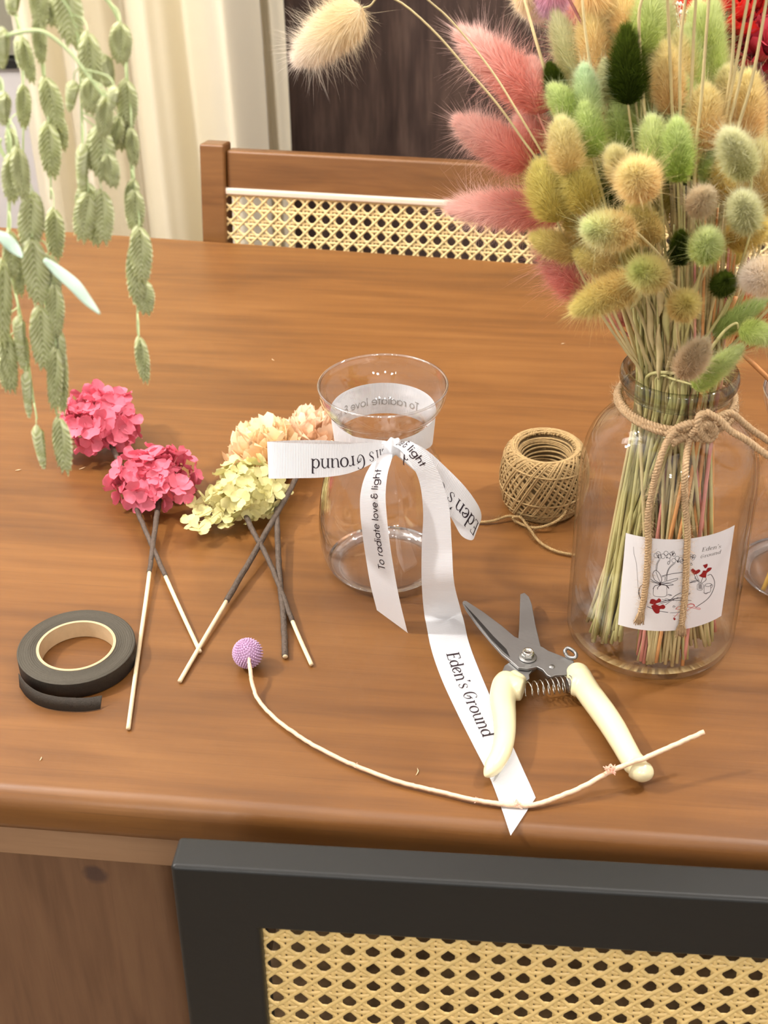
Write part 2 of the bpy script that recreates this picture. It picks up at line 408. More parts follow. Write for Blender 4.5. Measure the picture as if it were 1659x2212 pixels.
# curtain: three gathered widths with their own folds
def curtain(name, xs, z0, z1, y0, ripples, lean, label):
    """xs: left/right at top and bottom"""
    nx, nz = 260, 60; v = []; f = []
    for j in range(nz + 1):
        t = j / nz; z = z1 + (z0 - z1) * t
        l = xs[0] + (xs[2] - xs[0]) * t; r = xs[1] + (xs[3] - xs[1]) * t
        for i in range(nx + 1):
            u = i / nx
            d = 0
            for (c, w, a) in ripples:
                d += a * math.exp(-((u - c) / w) ** 2)
            d += .0025 * math.sin(u * 37 + t * 3) + .004 * math.sin(t * 9 + u * 11) * u
            xx = l + (r - l) * u + lean * .02 * math.sin(t * 5 + u * 4) * (u ** 3)
            v.append((xx, y0 - d, z))
    for j in range(nz):
        for i in range(nx):
            a = j * (nx + 1) + i; f.append((a, a + 1, a + nx + 2, a + nx + 1))
    o = new_mesh(name, v, f, M['curtain'])
    s = o.modifiers.new('cloth', 'SOLIDIFY'); s.thickness = .0015
    return tag(o, label, 'curtain')
cy = WY - .16
xl = py_(40, 100, cy).x; xr = py_(545, 200, cy).x
curtain('curtain', (xl, xr, xl, xr + .005), .25, 2.2, cy,
        [(.06, .05, .04), (.17, .03, -.03), (.28, .045, .07), (.44, .05, -.045), (.56, .03, .012), (.70, .06, -.05), (.90, .075, .16)], 1.0,
        'wide cream curtain hanging in soft folds behind the far chair')
x2 = py_(549, 200, cy + .07).x; x3 = py_(603, 200, cy + .07).x
curtain('curtain', (x2 - .03, x3 - .006, x2 - .03, x3 + .004), .25, 2.2, cy + .07, [(.35, .16, -.02), (.85, .12, .03)], .7,
        'narrow cream curtain edge beside the dark door, behind the wide curtain')

# ------------------------------------------------------------------ table
A0 = pz(0, 1688, TZ); A1 = pz(1659, 1812, TZ)       # front edge of the flat top
B0 = pz(93, 499, TZ); B1 = pz(1153, 572, TZ)          # far edge
fd = (A1 - A0).normalized(); bd = (B1 - B0).normalized()
ang = math.atan2(fd.y, fd.x)
XL, XR = -.62, .80
def on(a, d, x): return a + d * ((x - a.x) / d.x)
table = empty('dining_table', (A0 + fd * .5), 'brown stained wooden dining table strewn with florist tools and dried flowers', 'table', rot=(0, 0, ang))
table.location.z = 0.0
TI = table.matrix_basis.inverted()
def tl(p): return TI @ Vector(p)
fl, fr, br, bl = on(A0, fd, XL), on(A0, fd, XR), on(B0, bd, XR), on(B0, bd, XL)
# tabletop with generously rounded edge: section swept round the outline
cen = (fl + fr + br + bl) / 4
rings = []
TH = .035
for k in range(0, 10):
    a = k / 9 * math.pi / 2 if k < 9 else math.pi / 2
    rings.append((math.sin(a) * .012, -(1 - math.cos(a)) * .014))
prof = [(0, 0)] + rings[1:] + [(.0125, -.024), (.0095, -.031), (.003, -TH)]
v = []; f = []
def outline(off):
    pts = []
    cs = [fl, fr, br, bl]; rr = .035
    for i in range(4):
        p = cs[i]; a = (cs[i - 1] - p).normalized(); b = (cs[(i + 1) % 4] - p).normalized()
        c = p + (a + b) * rr
        for k in range(9):
            t = k / 8
            st = -b; en = -a
            d = (st * math.cos(t * math.pi / 2) + en * math.sin(t * math.pi / 2)).normalized()
            pts.append(c + d * (rr + off))
    return pts
for (o_, z_) in prof:
    for p in outline(o_): v.append(tl((p.x, p.y, TZ + z_)))
n = 36
for i in range(len(prof) - 1):
    for k in range(n):
        a = i * n + k; b = i * n + (k + 1) % n; f.append((a, a + n, b + n, b))
f.append(tuple(range(n))); f.append(tuple((len(prof) - 1) * n + k for k in range(n - 1, -1, -1)))
top = new_mesh('tabletop', v, f, M['table'], table)
top.data.polygons[len(f) - 2].use_smooth = False; top.data.polygons[len(f) - 1].use_smooth = False
top.modifiers.new('wn', 'WEIGHTED_NORMAL')
lf = tl(fl); rf = tl(fr); lb = tl(bl); rb = tl(br)
y0 = -0.002; yb = min(lb.y, rb.y) - .03
za = TZ - TH
mb = MB(); mb.box(lf.x + .05, rf.x - .05, y0, y0 + .022, za - .030, za); mb.box(lf.x + .05, rf.x - .05, yb, yb + .022, za - .06, za)
mb.box(lf.x + .05, lf.x + .072, y0, yb, za - .06, za); mb.box(rf.x - .072, rf.x - .05, y0, yb, za - .06, za)
bevel(mb.build('apron', M['apron'], table), .002)
# slab leg: plank with a rounded inner edge
def slab(xa, xb, ya, yb2, name='leg'):
    mb = MB(); mb.box(xa, xb, ya, yb2, 0, za - .0302)
    o = mb.build(name, M['leg_wood'], table); bevel(o, .014, 5); return o
lx = tl(pz(352, 1885, .66)).x
slab(lf.x + .06, lx, y0 + .040, y0 + .085)
slab(lf.x + .06, lx, yb - .05, yb - .01)
slab(rf.x - .30, rf.x - .06, y0 + .012, y0 + .055)
slab(rf.x - .30, rf.x - .06, yb - .05, yb - .01)
ny = Vector((-math.sin(ang), math.cos(ang), 0)); q0 = table.matrix_basis @ Vector((0, y0 + .040, 0)); dr_ = ray(205, 1888)
kp_ = tl(CAM + dr_ * ((q0 - CAM).dot(ny) / dr_.dot(ny)))
for nd in M['leg_wood'].node_tree.nodes:
    if nd.type == 'VECT_MATH': nd.inputs[1].default_value = kp_       # knot sits on the front plank

# ------------------------------------------------------------------ cane weave
def cane(name, w, h, p, sw, th, material, parent, x0, y, z1):
    """octagonal cane weave: pairs of horizontal and vertical strands with crossing diagonals"""
    mb = MB()
    def strand(P0, P1, width, yo, amp, ph):
        L = math.hypot(P1[0] - P0[0], P1[1] - P0[1]); n = max(2, int(L / (p * .25)))
        dx, dz = (P1[0] - P0[0]) / L, (P1[1] - P0[1]) / L; nx_, nz_ = -dz, dx
        base = len(mb.v); 
        for i in range(n + 1):
            s = L * i / n; yy = y + yo + amp * math.cos(math.pi * 2 * s / p + ph)
            cx_, cz_ = P0[0] + dx * s, P0[1] + dz * s
            for (t, dd) in ((-1, .0), (-.55, -th), (.55, -th), (1, .0)):
                mb.v.append((x0 + cx_ + nx_ * width / 2 * t, yy + dd, z1 + cz_ + nz_ * width / 2 * t))
        for i in range(n):
            for k in range(3):
                a = base + i * 4 + k; mb.f.append((a, a + 1, a + 5, a + 4)); mb.m.append(0)
    nx_ = int(w / p) + 1; nz_ = int(h / p) + 1
    for i in range(nx_ + 1):
        for s in (-1, 1):
            x = i * p + s * p * .125
            if 0 <= x <= w: strand((x, 0), (x, -h), sw, 0, th * .5, 0 if s > 0 else math.pi)
    for j in range(nz_ + 1):
        for s in (-1, 1):
            z = -(j * p + s * p * .125)
            if -h <= z <= 0: strand((0, z), (w, z), sw, -th * .4, th * .5, math.pi if s > 0 else 0)
    for k in range(-nz_ - 1, nx_ + 1):
        c = (k + .5) * p                       # z = -(x - c)
        xa, xb = max(0, c), min(w, c + h)
        if xb - xa > p * .3: strand((xa, -(xa - c)), (xb, -(xb - c)), sw * .95, -th * .9, th * .35, 0)
    for k in range(0, nx_ + nz_ + 1):
        c = (k + .5) * p                       # z = x - c
        xa, xb = max(0, c - h), min(w, c)
        if xb - xa > p * .3: strand((xa, xa - c), (xb, xb - c), sw * .95, -th * 1.3, th * .35, 1.5)
    return mb.build(name, material, parent, smooth=True)

def chair(name, loc, yaw, lean, W, top, rail, stile, depth, frame_m, cane_m, p, label, edging, post=False, seat_h=.45, toward=1, seat_m=None):
    """local axes: x along the back, y away from the camera, back frame front face at y=0"""
    t = empty(name, (loc.x, loc.y, 0), label, 'chair', rot=(0, 0, yaw))
    if not edging: t['group'] = None or 'cane chairs'
    bk_h = top - seat_h + .03
    piv = Matrix.Translation((0, 0, top)) @ Matrix.Rotation(-lean, 4, 'X') @ Matrix.Translation((0, 0, -top))
    def put(o):
        for vv in o.data.vertices: vv.co = piv @ vv.co
        return o
    pt_ = .007 if post else 0
    zc = seat_h + .10
    if not post:
        v = []; f = []
        for yy in (0, depth):
            for (xa, xb, z0_, z1_) in ((0, W, zc - rail, top), (stile, W - stile, zc, top - rail)):
                v += [(xa, yy, z0_), (xb, yy, z0_), (xb, yy, z1_), (xa, yy, z1_)]
        for k in range(4):
            n_ = (k + 1) % 4
            f += [(k, n_, 4 + n_, 4 + k), (8 + n_, 8 + k, 12 + k, 12 + n_), (n_, k, 8 + k, 8 + n_), (4 + k, 4 + n_, 12 + n_, 12 + k)]
        bevel(put(new_mesh('back_frame', v, f, frame_m, t, False)), .003, 3)
        for xs in ((0, stile), (W - stile, W)):
            mb = MB(); mb.box(xs[0], xs[1], 0, depth, seat_h - .02, zc - rail - .0002); put(mb.build('back_post', frame_m, t))
    for xs in (((0, stile), (W - stile, W)) if post else ()):
        mb = MB(); mb.box(xs[0], xs[1], -pt_, depth + pt_ * .3, seat_h - .02, top + .007 if post else top - rail - .0001); o = put(mb.build('back_post', frame_m, t)); bevel(o, .003, 3)
    if post:
        mb = MB(); mb.box(stile + .0002 if post else 0.0, W - stile - .0002 if post else W, 0, depth, top - rail, top)
        o = put(mb.build('top_rail', frame_m, t)); bevel(o, .0035, 4)
        mb = MB(); mb.box(stile, W - stile, 0, depth, zc - rail, zc); o = put(mb.build('lower_rail', frame_m, t)); bevel(o, .003)
    cw, ch = W - 2 * stile, top - rail - zc
    ez = .0
    if edging:
        mb = MB(); e = .0075; x0, x1, z1, z0 = stile * .62, W - stile * .62, top - rail + .001, zc
        y0 = -.004
        mb.box(x0, x1, y0, .004, z1 - e, z1); mb.box(x0, x1, y0, .004, z0, z0 + e); mb.box(x0, x0 + e, y0, .004, z0 + e, z1 - e); mb.box(x1 - e, x1, y0, .004, z0 + e, z1 - e)
        o = put(mb.build('cane_edging', M['whitewash'], t)); bevel(o, .002)
        put(cane('cane_panel', x1 - x0 - 2 * e + .002, z1 - z0 - 2 * e + .002, p, p * .175, .0011, cane_m, t, x0 + e - .001, .001, z1 - e + .001))
    else:
        put(cane('cane_panel', cw + .004, ch + .004, p, p * .20, .0009, cane_m, t, stile - .002, .0075, top - rail + .002))
    sd = .40 * toward
    mb = MB(); mb.box(.0, W, min(0.028 * toward, sd), max(0.028 * toward, sd), seat_h - .045, seat_h); o = mb.build('seat', seat_m or frame_m, t); bevel(o, .01)
    legs = [(0.0, .0), (W - .035, .0), (0.0, sd - .035 * toward), (W - .035, sd - .035 * toward)]
    for (lx_, ly_) in legs:
        mb = MB(); a, b = sorted((ly_, ly_ + .035 * toward)); mb.box(lx_, lx_ + .035, a, b, 0, seat_h - .046); bevel(mb.build('leg', frame_m, t), .004)
    return t
# near chair, black frame
NA = pz(366, 1872, .80); NB = pz(1659, 1946, .80)
yaw = math.atan2(NB.y - NA.y, NB.x - NA.x)
near = chair('dining_chair', NA, yaw, R(3), .46, .80, .0455, .0475, .024, M['black'], M['cane_near'], .0142,
             'black framed chair with a woven cane back, pushed up to the near table edge', False, toward=1, seat_m=M['seat_tan'])
del near['group']
FA = pz(434, 322, .84); FB = pz(1015, 352, .84)
yaw2 = math.atan2(FB.y - FA.y, FB.x - FA.x)
chair('dining_chair', FA, yaw2, R(10), .78, .84, .043, .029, .022, M['chair_wood'], M['cane_far'], .0162,
      'brown wooden chair with pale edged cane back, behind the far side of the table', True, post=True, toward=1)
# ------------------------------------------------------------------ lettering: every glyph is a set of strokes of varying width
def ell(cx, cy, rx, ry, a0, a1, thick, thin, n=18):
    out = []
    for i in range(n + 1):
        a = R(a0 + (a1 - a0) * i / n)
        out.append((cx + rx * math.cos(a), cy + ry * math.sin(a), thin + (thick - thin) * abs(math.cos(a)) ** 1.5))
    return out
def ln(*p, w=.03): return [(x, y, w) for x, y in p]
TK, TN = .094, .034
def curve(pts, n=20):
    q = cat_rom([Vector(p) for p in pts], n); return [(a.x, a.y, max(a.z, .01)) for a in q]
SERIF = {
 'E': (.50, [ln((.10, .0), (.10, .7), w=TK), ln((.0, .695), (.40, .695), w=TN), ln((.40, .70), (.425, .57), w=.03), ln((.10, .37), (.30, .37), w=TN), ln((.30, .42), (.30, .32), w=.03), ln((.0, .005), (.43, .005), w=TN), ln((.43, .0), (.465, .15), w=.03)]),
 'd': (.50, [ell(.215, .235, .165, .225, 40, 320, TK, TN), ln((.38, .0), (.38, .73), w=TK * .9), ln((.29, .72), (.39, .725), w=TN), ln((.38, .01), (.47, .01), w=TN)]),
 'e': (.43, [ell(.21, .235, .165, .225, 20, 325, TK, TN), curve([(.05, .27, .02), (.14, .22, .05), (.24, .30, .06), (.36, .31, .02)])]),
 'n': (.53, [ln((.10, .0), (.10, .46), w=TK * .9), ln((.0, .45), (.10, .455), w=TN), ln((.02, .008), (.18, .008), w=TN), curve([(.12, .30, .02), (.19, .43, .03), (.29, .46, .05), (.38, .38, .075), (.40, .25, .075), (.40, .0, .07)]), ln((.32, .008), (.49, .008), w=TN)]),
 "'": (.17, [[(.08, .73, .10), (.085, .68, .09), (.06, .60, .03), (.03, .55, .015)]]),
 's': (.38, [curve([(.31, .36, .06), (.27, .44, .02), (.17, .465, .025), (.07, .40, .045), (.10, .30, .07), (.22, .21, .075), (.29, .12, .05), (.21, .02, .025), (.10, .01, .02), (.035, .11, .05)], 34)]),
 ' ': (.24, []),
 'G': (.58, [curve([(.43, .60, .065), (.40, .67, .025), (.28, .71, .025), (.13, .62, .06), (.055, .40, .08), (.09, .16, .07), (.22, .02, .03), (.34, .06, .03), (.41, .20, .05), (.41, .33, .06), (.33, .36, .05), (.24, .30, .03), (.20, .21, .02), (.27, .22, .02), (.40, .40, .03), (.48, .42, .02)], 60)]),
 'r': (.36, [ln((.10, .0), (.10, .46), w=TK * .9), ln((.0, .45), (.10, .455), w=TN), ln((.02, .008), (.18, .008), w=TN), curve([(.11, .28, .02), (.17, .42, .03), (.25, .46, .04), (.32, .42, .075)])]),
 'o': (.46, [ell(.22, .235, .185, .225, 0, 360, TK, TN, 28)]),
 'u': (.53, [curve([(.10, .46, .075), (.10, .22, .075), (.13, .07, .06), (.22, .01, .03), (.31, .05, .025), (.38, .15, .02)]), ln((.01, .45), (.10, .455), w=TN), ln((.40, .0), (.40, .46), w=TK * .9), ln((.30, .45), (.40, .455), w=TN), ln((.40, .01), (.49, .01), w=TN)]),
}
W_ = .084
def se(cx, cy, rx, ry, a0, a1, n=22): return ell(cx, cy, rx, ry, a0, a1, W_, W_, n)
SANS = {
 'T': (.46, [ln((.0, .68), (.44, .68), w=W_), ln((.22, .68), (.22, .0), w=W_)]),
 'o': (.54, [se(.25, .23, .21, .22, 0, 360)]),
 ' ': (.26, []),
 'r': (.30, [ln((.06, .0), (.06, .45), w=W_), [(x, y, W_) for x, y, w in ell(.20, .27, .14, .17, 180, 70, 1, 1, 8)]]),
 'a': (.56, [se(.25, .23, .21, .22, 0, 360), ln((.47, .0), (.47, .46), w=W_)]),
 'd': (.56, [se(.25, .23, .21, .22, 0, 360), ln((.47, .0), (.47, .72), w=W_)]),
 'i': (.18, [ln((.07, .0), (.07, .45), w=W_), ln((.07, .58), (.07, .66), w=W_ * 1.15)]),
 't': (.28, [ln((.12, .0), (.12, .66), w=W_), ln((.0, .44), (.25, .44), w=W_)]),
 'e': (.52, [se(.25, .23, .21, .22, 0, 318), ln((.05, .23), (.46, .23), w=W_)]),
 'l': (.18, [ln((.07, .0), (.07, .72), w=W_)]),
 'v': (.44, [ln((.02, .45), (.21, .0), w=W_), ln((.21, .0), (.40, .45), w=W_)]),
 '&': (.50, [curve([(.42, .20, W_), (.36, .06, W_), (.22, .0, W_), (.06, .08, W_), (.05, .25, W_), (.18, .35, W_), (.08, .47, W_), (.10, .63, W_), (.24, .68, W_), (.36, .60, W_)], 40), ln((.18, .35), (.44, .35), w=W_)]),
 'g': (.56, [se(.25, .23, .21, .22, 0, 360), curve([(.47, .46, W_), (.47, .0, W_), (.42, -.17, W_), (.25, -.23, W_), (.07, -.15, W_)], 20)]),
 'h': (.48, [ln((.06, .0), (.06, .72), w=W_), curve([(.06, .27, W_), (.14, .42, W_), (.27, .44, W_), (.37, .36, W_), (.38, .22, W_), (.38, .0, W_)], 18)]),
}
def stroke_poly(st):
    """centre line with widths -> list of quads in the plane"""
    q = []; n = len(st)
    L = []
    for i, (x, y, w) in enumerate(st):
        a = st[max(i - 1, 0)]; b = st[min(i + 1, n - 1)]
        dx, dy = b[0] - a[0], b[1] - a[1]; l = math.hypot(dx, dy) or 1
        L.append(((x - dy / l * w / 2, y + dx / l * w / 2), (x + dy / l * w / 2, y - dx / l * w / 2)))
    for i in range(n - 1): q.append((L[i][0], L[i][1], L[i + 1][1], L[i + 1][0]))
    return q
def sub_ln(st, mx=.10):
    out = [st[0]]
    for a, b in zip(st, st[1:]):
        k = max(1, int(math.hypot(b[0] - a[0], b[1] - a[1]) / mx))
        for i in range(1, k + 1): out.append(tuple(a[j] + (b[j] - a[j]) * i / k for j in range(3)))
    return out
def text_quads(text, font, track=0.0):
    x = 0; q = []
    for ch in text:
        w, sts = font[ch]
        for st in sts:
            for quad in stroke_poly(sub_ln(st)): q.append([(a + x, b) for a, b in quad])
        x += w + track
    return q, x

# ------------------------------------------------------------------ ribbons
class Strip:
    """ribbon between two edge curves (3-D points), t=0 on edge a, t=1 on edge b"""
    def __init__(s, a, b, n=90, zmin=-9):
        s.A = cat_rom(a, n); s.B = cat_rom(b, n); s.n = n
        for q in s.A + s.B: q.z = max(q.z, zmin)
        c = [(p + q) / 2 for p, q in zip(s.A, s.B)]
        s.cum = [0]
        for i in range(n): s.cum.append(s.cum[-1] + (c[i + 1] - c[i]).length)
        s.L = s.cum[-1]
    def at(s, d, t, off=0.0):
        d = min(max(d, 0), s.L - 1e-6)
        k = int(np.searchsorted(s.cum, d, 'right')) - 1; k = min(max(k, 0), s.n - 1)
        u = (d - s.cum[k]) / max(s.cum[k + 1] - s.cum[k], 1e-9)
        a = s.A[k].lerp(s.A[k + 1], u); b = s.B[k].lerp(s.B[k + 1], u)
        p = a.lerp(b, t)
        if off:
            nn = (b - a).cross(s.A[k + 1] - s.A[k] + s.B[k + 1] - s.B[k]).normalized()
            p = p + nn * off
        return p
    def mesh(s, name, parent, texts=(), across=8, th=.00035, cup=0.0, m0=None):
        """texts: (quads, width, s0, sdir, t_base, t_up, size_m, side, material index)"""
        v = []; f = []; mi = []; al = []
        for i in range(s.n + 1):
            for k in range(across + 1):
                t = k / across
                v.append(s.A[i].lerp(s.B[i], t)); al.append(s.cum[i])
        for i in range(s.n):
            for k in range(across):
                a = i * (across + 1) + k; f.append((a, a + 1, a + across + 2, a + across + 1)); mi.append(0)
        for (quads, tw, s0, sd, tb, tu, size, side, m) in texts:
            up = size[1] if isinstance(size, tuple) else size; size = size[0] if isinstance(size, tuple) else size
            for q in quads:
                b = len(v)
                for (x, y) in q:
                    d = s0 + sd * x * size
                    k = min(int(np.searchsorted(s.cum, min(max(d, 0), s.L - 1e-6), 'right')) - 1, s.n - 1)
                    wd = (s.A[k] - s.B[k]).length
                    v.append(s.at(d, tb + tu * y * up / wd, side * .00028)); al.append(0.00028)
                f.append((b, b + 1, b + 2, b + 3)); mi.append(m)
        o = new_mesh(name, v, f, None, parent, True, [M['ribbon'], M['ink'], M['ink_faded']], mi)
        at = o.data.attributes.new('along', 'FLOAT', 'POINT'); at.data.foreach_set('value', np.array(al, dtype=np.float32))
        return o
EG, EGW = text_quads("Eden's Ground", SERIF, -.01)
EG2, _ = text_quads("Ground", SERIF, -.01)
LL, LLW = text_quads("To radiate love & light", SANS, .015)

# ------------------------------------------------------------------ hyacinth style clear vase
VX = pz(833, 1218, TZ)
vprof_o = smooth_prof([(.0345, 0), (.0405, .0015), (.0455, .008), (.0488, .020), (.0500, .034), (.0492, .050), (.0468, .068), (.0430, .086), (.0385, .100), (.0340, .111), (.0312, .119), (.0305, .125), (.0330, .1305), (.0385, .1365), (.0430, .1430), (.0455, .1500), (.0463, .1560)], 80)
def vase(name, loc, label, sc=1.0):
    t = empty(name, loc, label, 'vase')
    W = .0014
    outer = [(r * sc, z * sc) for r, z in vprof_o]
    inner = [((r - W) * sc, z * sc) for r, z in vprof_o if z > .004]
    bead = [((.0463 - W / 2 + W * .62 * math.cos(a)) * sc, (.1562 + W * .7 * math.sin(a)) * sc) for a in [R(d) for d in (0, 40, 90, 140, 180)]]
    prof = [(0.0001, .0008)] + outer + bead + inner[::-1] + [(.036 * sc, .0042), (.0001, .0036)]
    v, f = lathe_vf(prof, 128)
    new_mesh('vase_body', v, f, M['vglass'], t)
    v, f = lathe_vf([(.0345 * sc, .0003), (.0405 * sc, .0018), (.0440 * sc, .0052), (.040 * sc, .0044), (.0350 * sc, .0030), (.0345 * sc, .0003)], 128)
    new_mesh('heavy_base_ring', v, f, M['rim'], t)
    v, f = lathe_vf([((.0463 - W / 2 + W * .60 * math.cos(R(a))) * sc, (.1566 + W * .60 * math.sin(R(a))) * sc) for a in range(0, 361, 30)], 128)
    new_mesh('rolled_rim', v, f, M['rim'], t)
    return t
M['rim'] = glass('glass_rim', (.97, .97, .97, 1), (.88, .89, .89, 1), 2.5, 4.0)
vase('glass_vase', VX, 'small clear glass vase with flared rim, white ribbon bow tied at its neck')
V2 = pz(1722, 1242, TZ)
vase('glass_vase', V2, 'clear glass vase cut off by the right frame edge behind the twine tied jar', 1.0)

# ------------------------------------------------------------------ ribbon bow on the vase
def P3(l):
    out = []
    for q in l:
        px, py, k, val = q
        out.append(pz(px, py, val) if k == 'z' else py_(px, py, val))
    return out
rb = empty('ribbon_bow', (VX.x, VX.y - .04, VX.z + .131), 'white grosgrain ribbon bow with dark lettering tied round the small glass vase', 'ribbon')
RI = Matrix.Translation(-Vector(rb.location))
def strip_obj(name, a, b, texts=(), n=90):
    st = Strip([RI @ p for p in a], [RI @ p for p in b], n, .75055 - rb.location.z)
    return st
YK = VX.y - .048
# neck band: ring round the neck, closing to the knot in front
a = []; b = []
kn = py_(846, 966, YK)
for i in range(0, 33):
    ph = R(-62 + (360 - 56) * i / 32)          # from front-right, round the back, to front-left
    ca, sa = math.cos(ph), math.sin(ph)
    fr_ = max(0, (-sa - .2) / .8) ** 1.5
    ro = .0352 + .004 * max(0, -sa)
    top_z, bot_z = .1375 - .004 * fr_, .1130 + .010 * fr_
    rt = ro + .0022 * (1 - fr_)
    a.append(Vector((VX.x + rt * ca, VX.y + rt * sa, TZ + top_z))); b.append(Vector((VX.x + ro * ca, VX.y + ro * sa, TZ + bot_z)))
a = [kn + Vector((.004, .002, .004))] + a + [kn + Vector((-.004, .002, .004))]; b = [kn + Vector((.004, .002, -.004))] + b + [kn + Vector((-.004, .002, -.004))]
st = strip_obj('x', a, b, n=160)
half = st.L / 2
st.mesh('neck_band', rb, [(LL, LLW, half - .004 - LLW * .0088 * .36, 1, .70, -1, .0088, s_, 2) for s_ in (1, -1)])
# left loop: front, turn, back
fa = P3([(838, 960, 'y', YK), (800, 956, 'y', .802), (750, 959, 'y', .795), (700, 959, 'y', .792), (640, 957, 'y', .792), (590, 955, 'y', .795), (577, 954, 'y', .801), (592, 953, 'y', .808), (640, 951, 'y', .812), (700, 951, 'y', .813), (770, 957, 'y', .815), (836, 962, 'y', YK + .004)])
fb = P3([(838, 975, 'y', YK), (806, 1000, 'y', .797), (755, 1022, 'y', .788), (700, 1031, 'y', .785), (640, 1033, 'y', .785), (592, 1034, 'y', .788), (580, 1033, 'y', .794), (594, 1031, 'y', .801), (640, 1029, 'y', .806), (700, 1026, 'y', .808), (770, 1010, 'y', .812), (836, 978, 'y', YK + .004)])
st = strip_obj('x', fa, fb, n=120)
# lettering reads from the knot outwards, upside down; 'd' ends near the fold
dG = .0; 
st.mesh('bow_loop', rb, [(EG, EGW, -.0085, 1, .44, 1, (.0128, .0138), -1, 1)])
loopL = st
fa = P3([(850, 960, 'y', YK), (890, 957, 'y', 0.801), (925, 975, 'y', 0.796), (966, 1012, 'y', 0.792), (1005, 1052, 'y', 0.788), (1032, 1090, 'y', 0.787), (1040, 1114, 'y', 0.791), (1034, 1128, 'y', 0.799), (1010, 1112, 'y', 0.805), (970, 1060, 'y', 0.809), (920, 1000, 'y', 0.812), (852, 966, 'y', YK + .004)])
fb = P3([(850, 976, 'y', YK), (885, 1005, 'y', 0.797), (912, 1035, 'y', 0.790), (940, 1078, 'y', 0.784), (972, 1112, 'y', 0.780), (1003, 1138, 'y', 0.779), (1024, 1156, 'y', 0.783), (1018, 1167, 'y', 0.790), (996, 1156, 'y', 0.796), (974, 1118, 'y', 0.802), (930, 1050, 'y', 0.808), (852, 980, 'y', YK + .004)])
st = strip_obj('x', fa, fb, n=120)
st.mesh('bow_loop', rb, [(EG, EGW, .093, -1, .42, 1, (.0145, .0135), 1, 1)])
loopR = st
# tails
la = P3([(832, 975, 'y', YK - .002), (812, 990, 'y', .802), (790, 1025, 'y', .797), (779, 1065, 'y', .796), (778, 1105, 'y', .796), (783, 1155, 'y', .796), (791, 1210, 'y', .795), (800, 1262, 'y', .794), (814, 1318, 'y', .7935)])
lb_ = P3([(848, 978, 'y', YK - .002), (846, 992, 'y', .795), (837, 1025, 'y', .784), (833, 1068, 'y', .781), (835, 1110, 'y', .780), (841, 1165, 'y', .780), (850, 1225, 'y', .779), (863, 1295, 'y', .778), (881, 1369, 'y', .7775)])
st = strip_obj('x', la, lb_)
st.mesh('ribbon_tail', rb, [(LL, LLW, .1045, -1, .68, -1, .0088, -1, 1)])
tailA = st
la = P3([(848, 962, 'y', YK - .004), (868, 975, 'y', 0.791), (893, 1010, 'y', 0.784), (908, 1050, 'y', 0.784), (914, 1110, 'y', 0.785), (911, 1180, 'y', 0.785), (911, 1260, 'y', 0.784), (917, 1330, 'z', .7520), (931, 1400, 'z', .7508), (953, 1465, 'z', .7506), (985, 1535, 'z', .7506), (1020, 1605, 'z', .7506), (1058, 1680, 'z', .7506), (1083, 1745, 'z', .7510), (1103, 1805, 'z', .7515)])
lb_ = P3([(858, 958, 'y', YK - .004), (890, 955, 'y', 0.788), (930, 990, 'y', 0.776), (957, 1045, 'y', 0.772), (971, 1105, 'y', 0.771), (976, 1180, 'y', 0.771), (981, 1258, 'y', 0.770), (996, 1320, 'z', .7530), (1013, 1388, 'z', .7508), (1036, 1450, 'z', .7506), (1066, 1520, 'z', .7506), (1098, 1590, 'z', .7506), (1130, 1662, 'z', .7506), (1148, 1702, 'z', .7506), (1157, 1723, 'z', .7510)])
st = strip_obj('x', la, lb_, n=150)
st.mesh('ribbon_tail', rb, [(EG, EGW, st.L * .592, 1, .34, 1, (.0157, .0128), -1, 1), (LL, LLW, -.041, 1, .34, 1, .0092, -1, 1)])
tailB = st
# knot: short wrapped band with pinched folds
v = []; f = []; nu, nv = 40, 20
kc = Vector((kn.x, kn.y - .001, kn.z)) - Vector(rb.location)
for i in range(nu):
    a_ = 2 * math.pi * i / nu
    for j in range(nv + 1):
        w = (j / nv - .5) * 2
        rr = (.0058 + .0007 * math.cos(w * 9 + .6) + .0004 * math.sin(3 * a_ + w * 5)) * math.sqrt(max(0.04, 1 - w * w * .93))
        v.append((kc.x + w * .0080, kc.y - math.cos(a_) * rr * 1.05, kc.z + math.sin(a_) * rr * 1.2 + .0012 * w))
for i in range(nu):
    for j in range(nv):
        a_ = i * (nv + 1) + j; b_ = ((i + 1) % nu) * (nv + 1) + j; f.append((a_, b_, b_ + 1, a_ + 1))
kb = new_mesh('knot', v, f, M['ribbon'], rb)
kb.data.attributes.new('along', 'FLOAT', 'POINT')

# ------------------------------------------------------------------ jar with sticker
JX = pz(1402, 1362, TZ)
jp = smooth_prof([(.050, 0), (.0555, .0016), (.0583, .006), (.0590, .014), (.0590, .06), (.0590, .12), (.0586, .138), (.0565, .152), (.0520, .164), (.0450, .173), (.0380, .1785), (.0352, .183), (.0345, .190), (.0343, .198)], 90)
jar = empty('glass_jar', JX, 'large clear glass jar with thick rolled lip and white sticker, holding the bunny tails', 'jar')
WJ = .0024
prof = [(.0001, .0030), (.030, .0022), (.046, .0006)] + jp + [(r - WJ, z) for r, z in jp[::-1] if z > .007] + [(.045, .0075), (.02, .0062), (.0001, .0060)]
v, f = lathe_vf(prof, 144); new_mesh('jar_body', v, f, M['jglass'], jar)
lip = [(.0343, .1975), (.0352, .2005), (.0372, .2035), (.0378, .2070), (.0370, .2105), (.0352, .2120), (.0330, .2115), (.0318, .2090), (.0316, .2040), (.0319, .1975), (.0343, .1975)]
v, f = lathe_vf(smooth_prof(lip, 44), 144); new_mesh('jar_lip', v, f, M['jlip'], jar)
JR = .0593
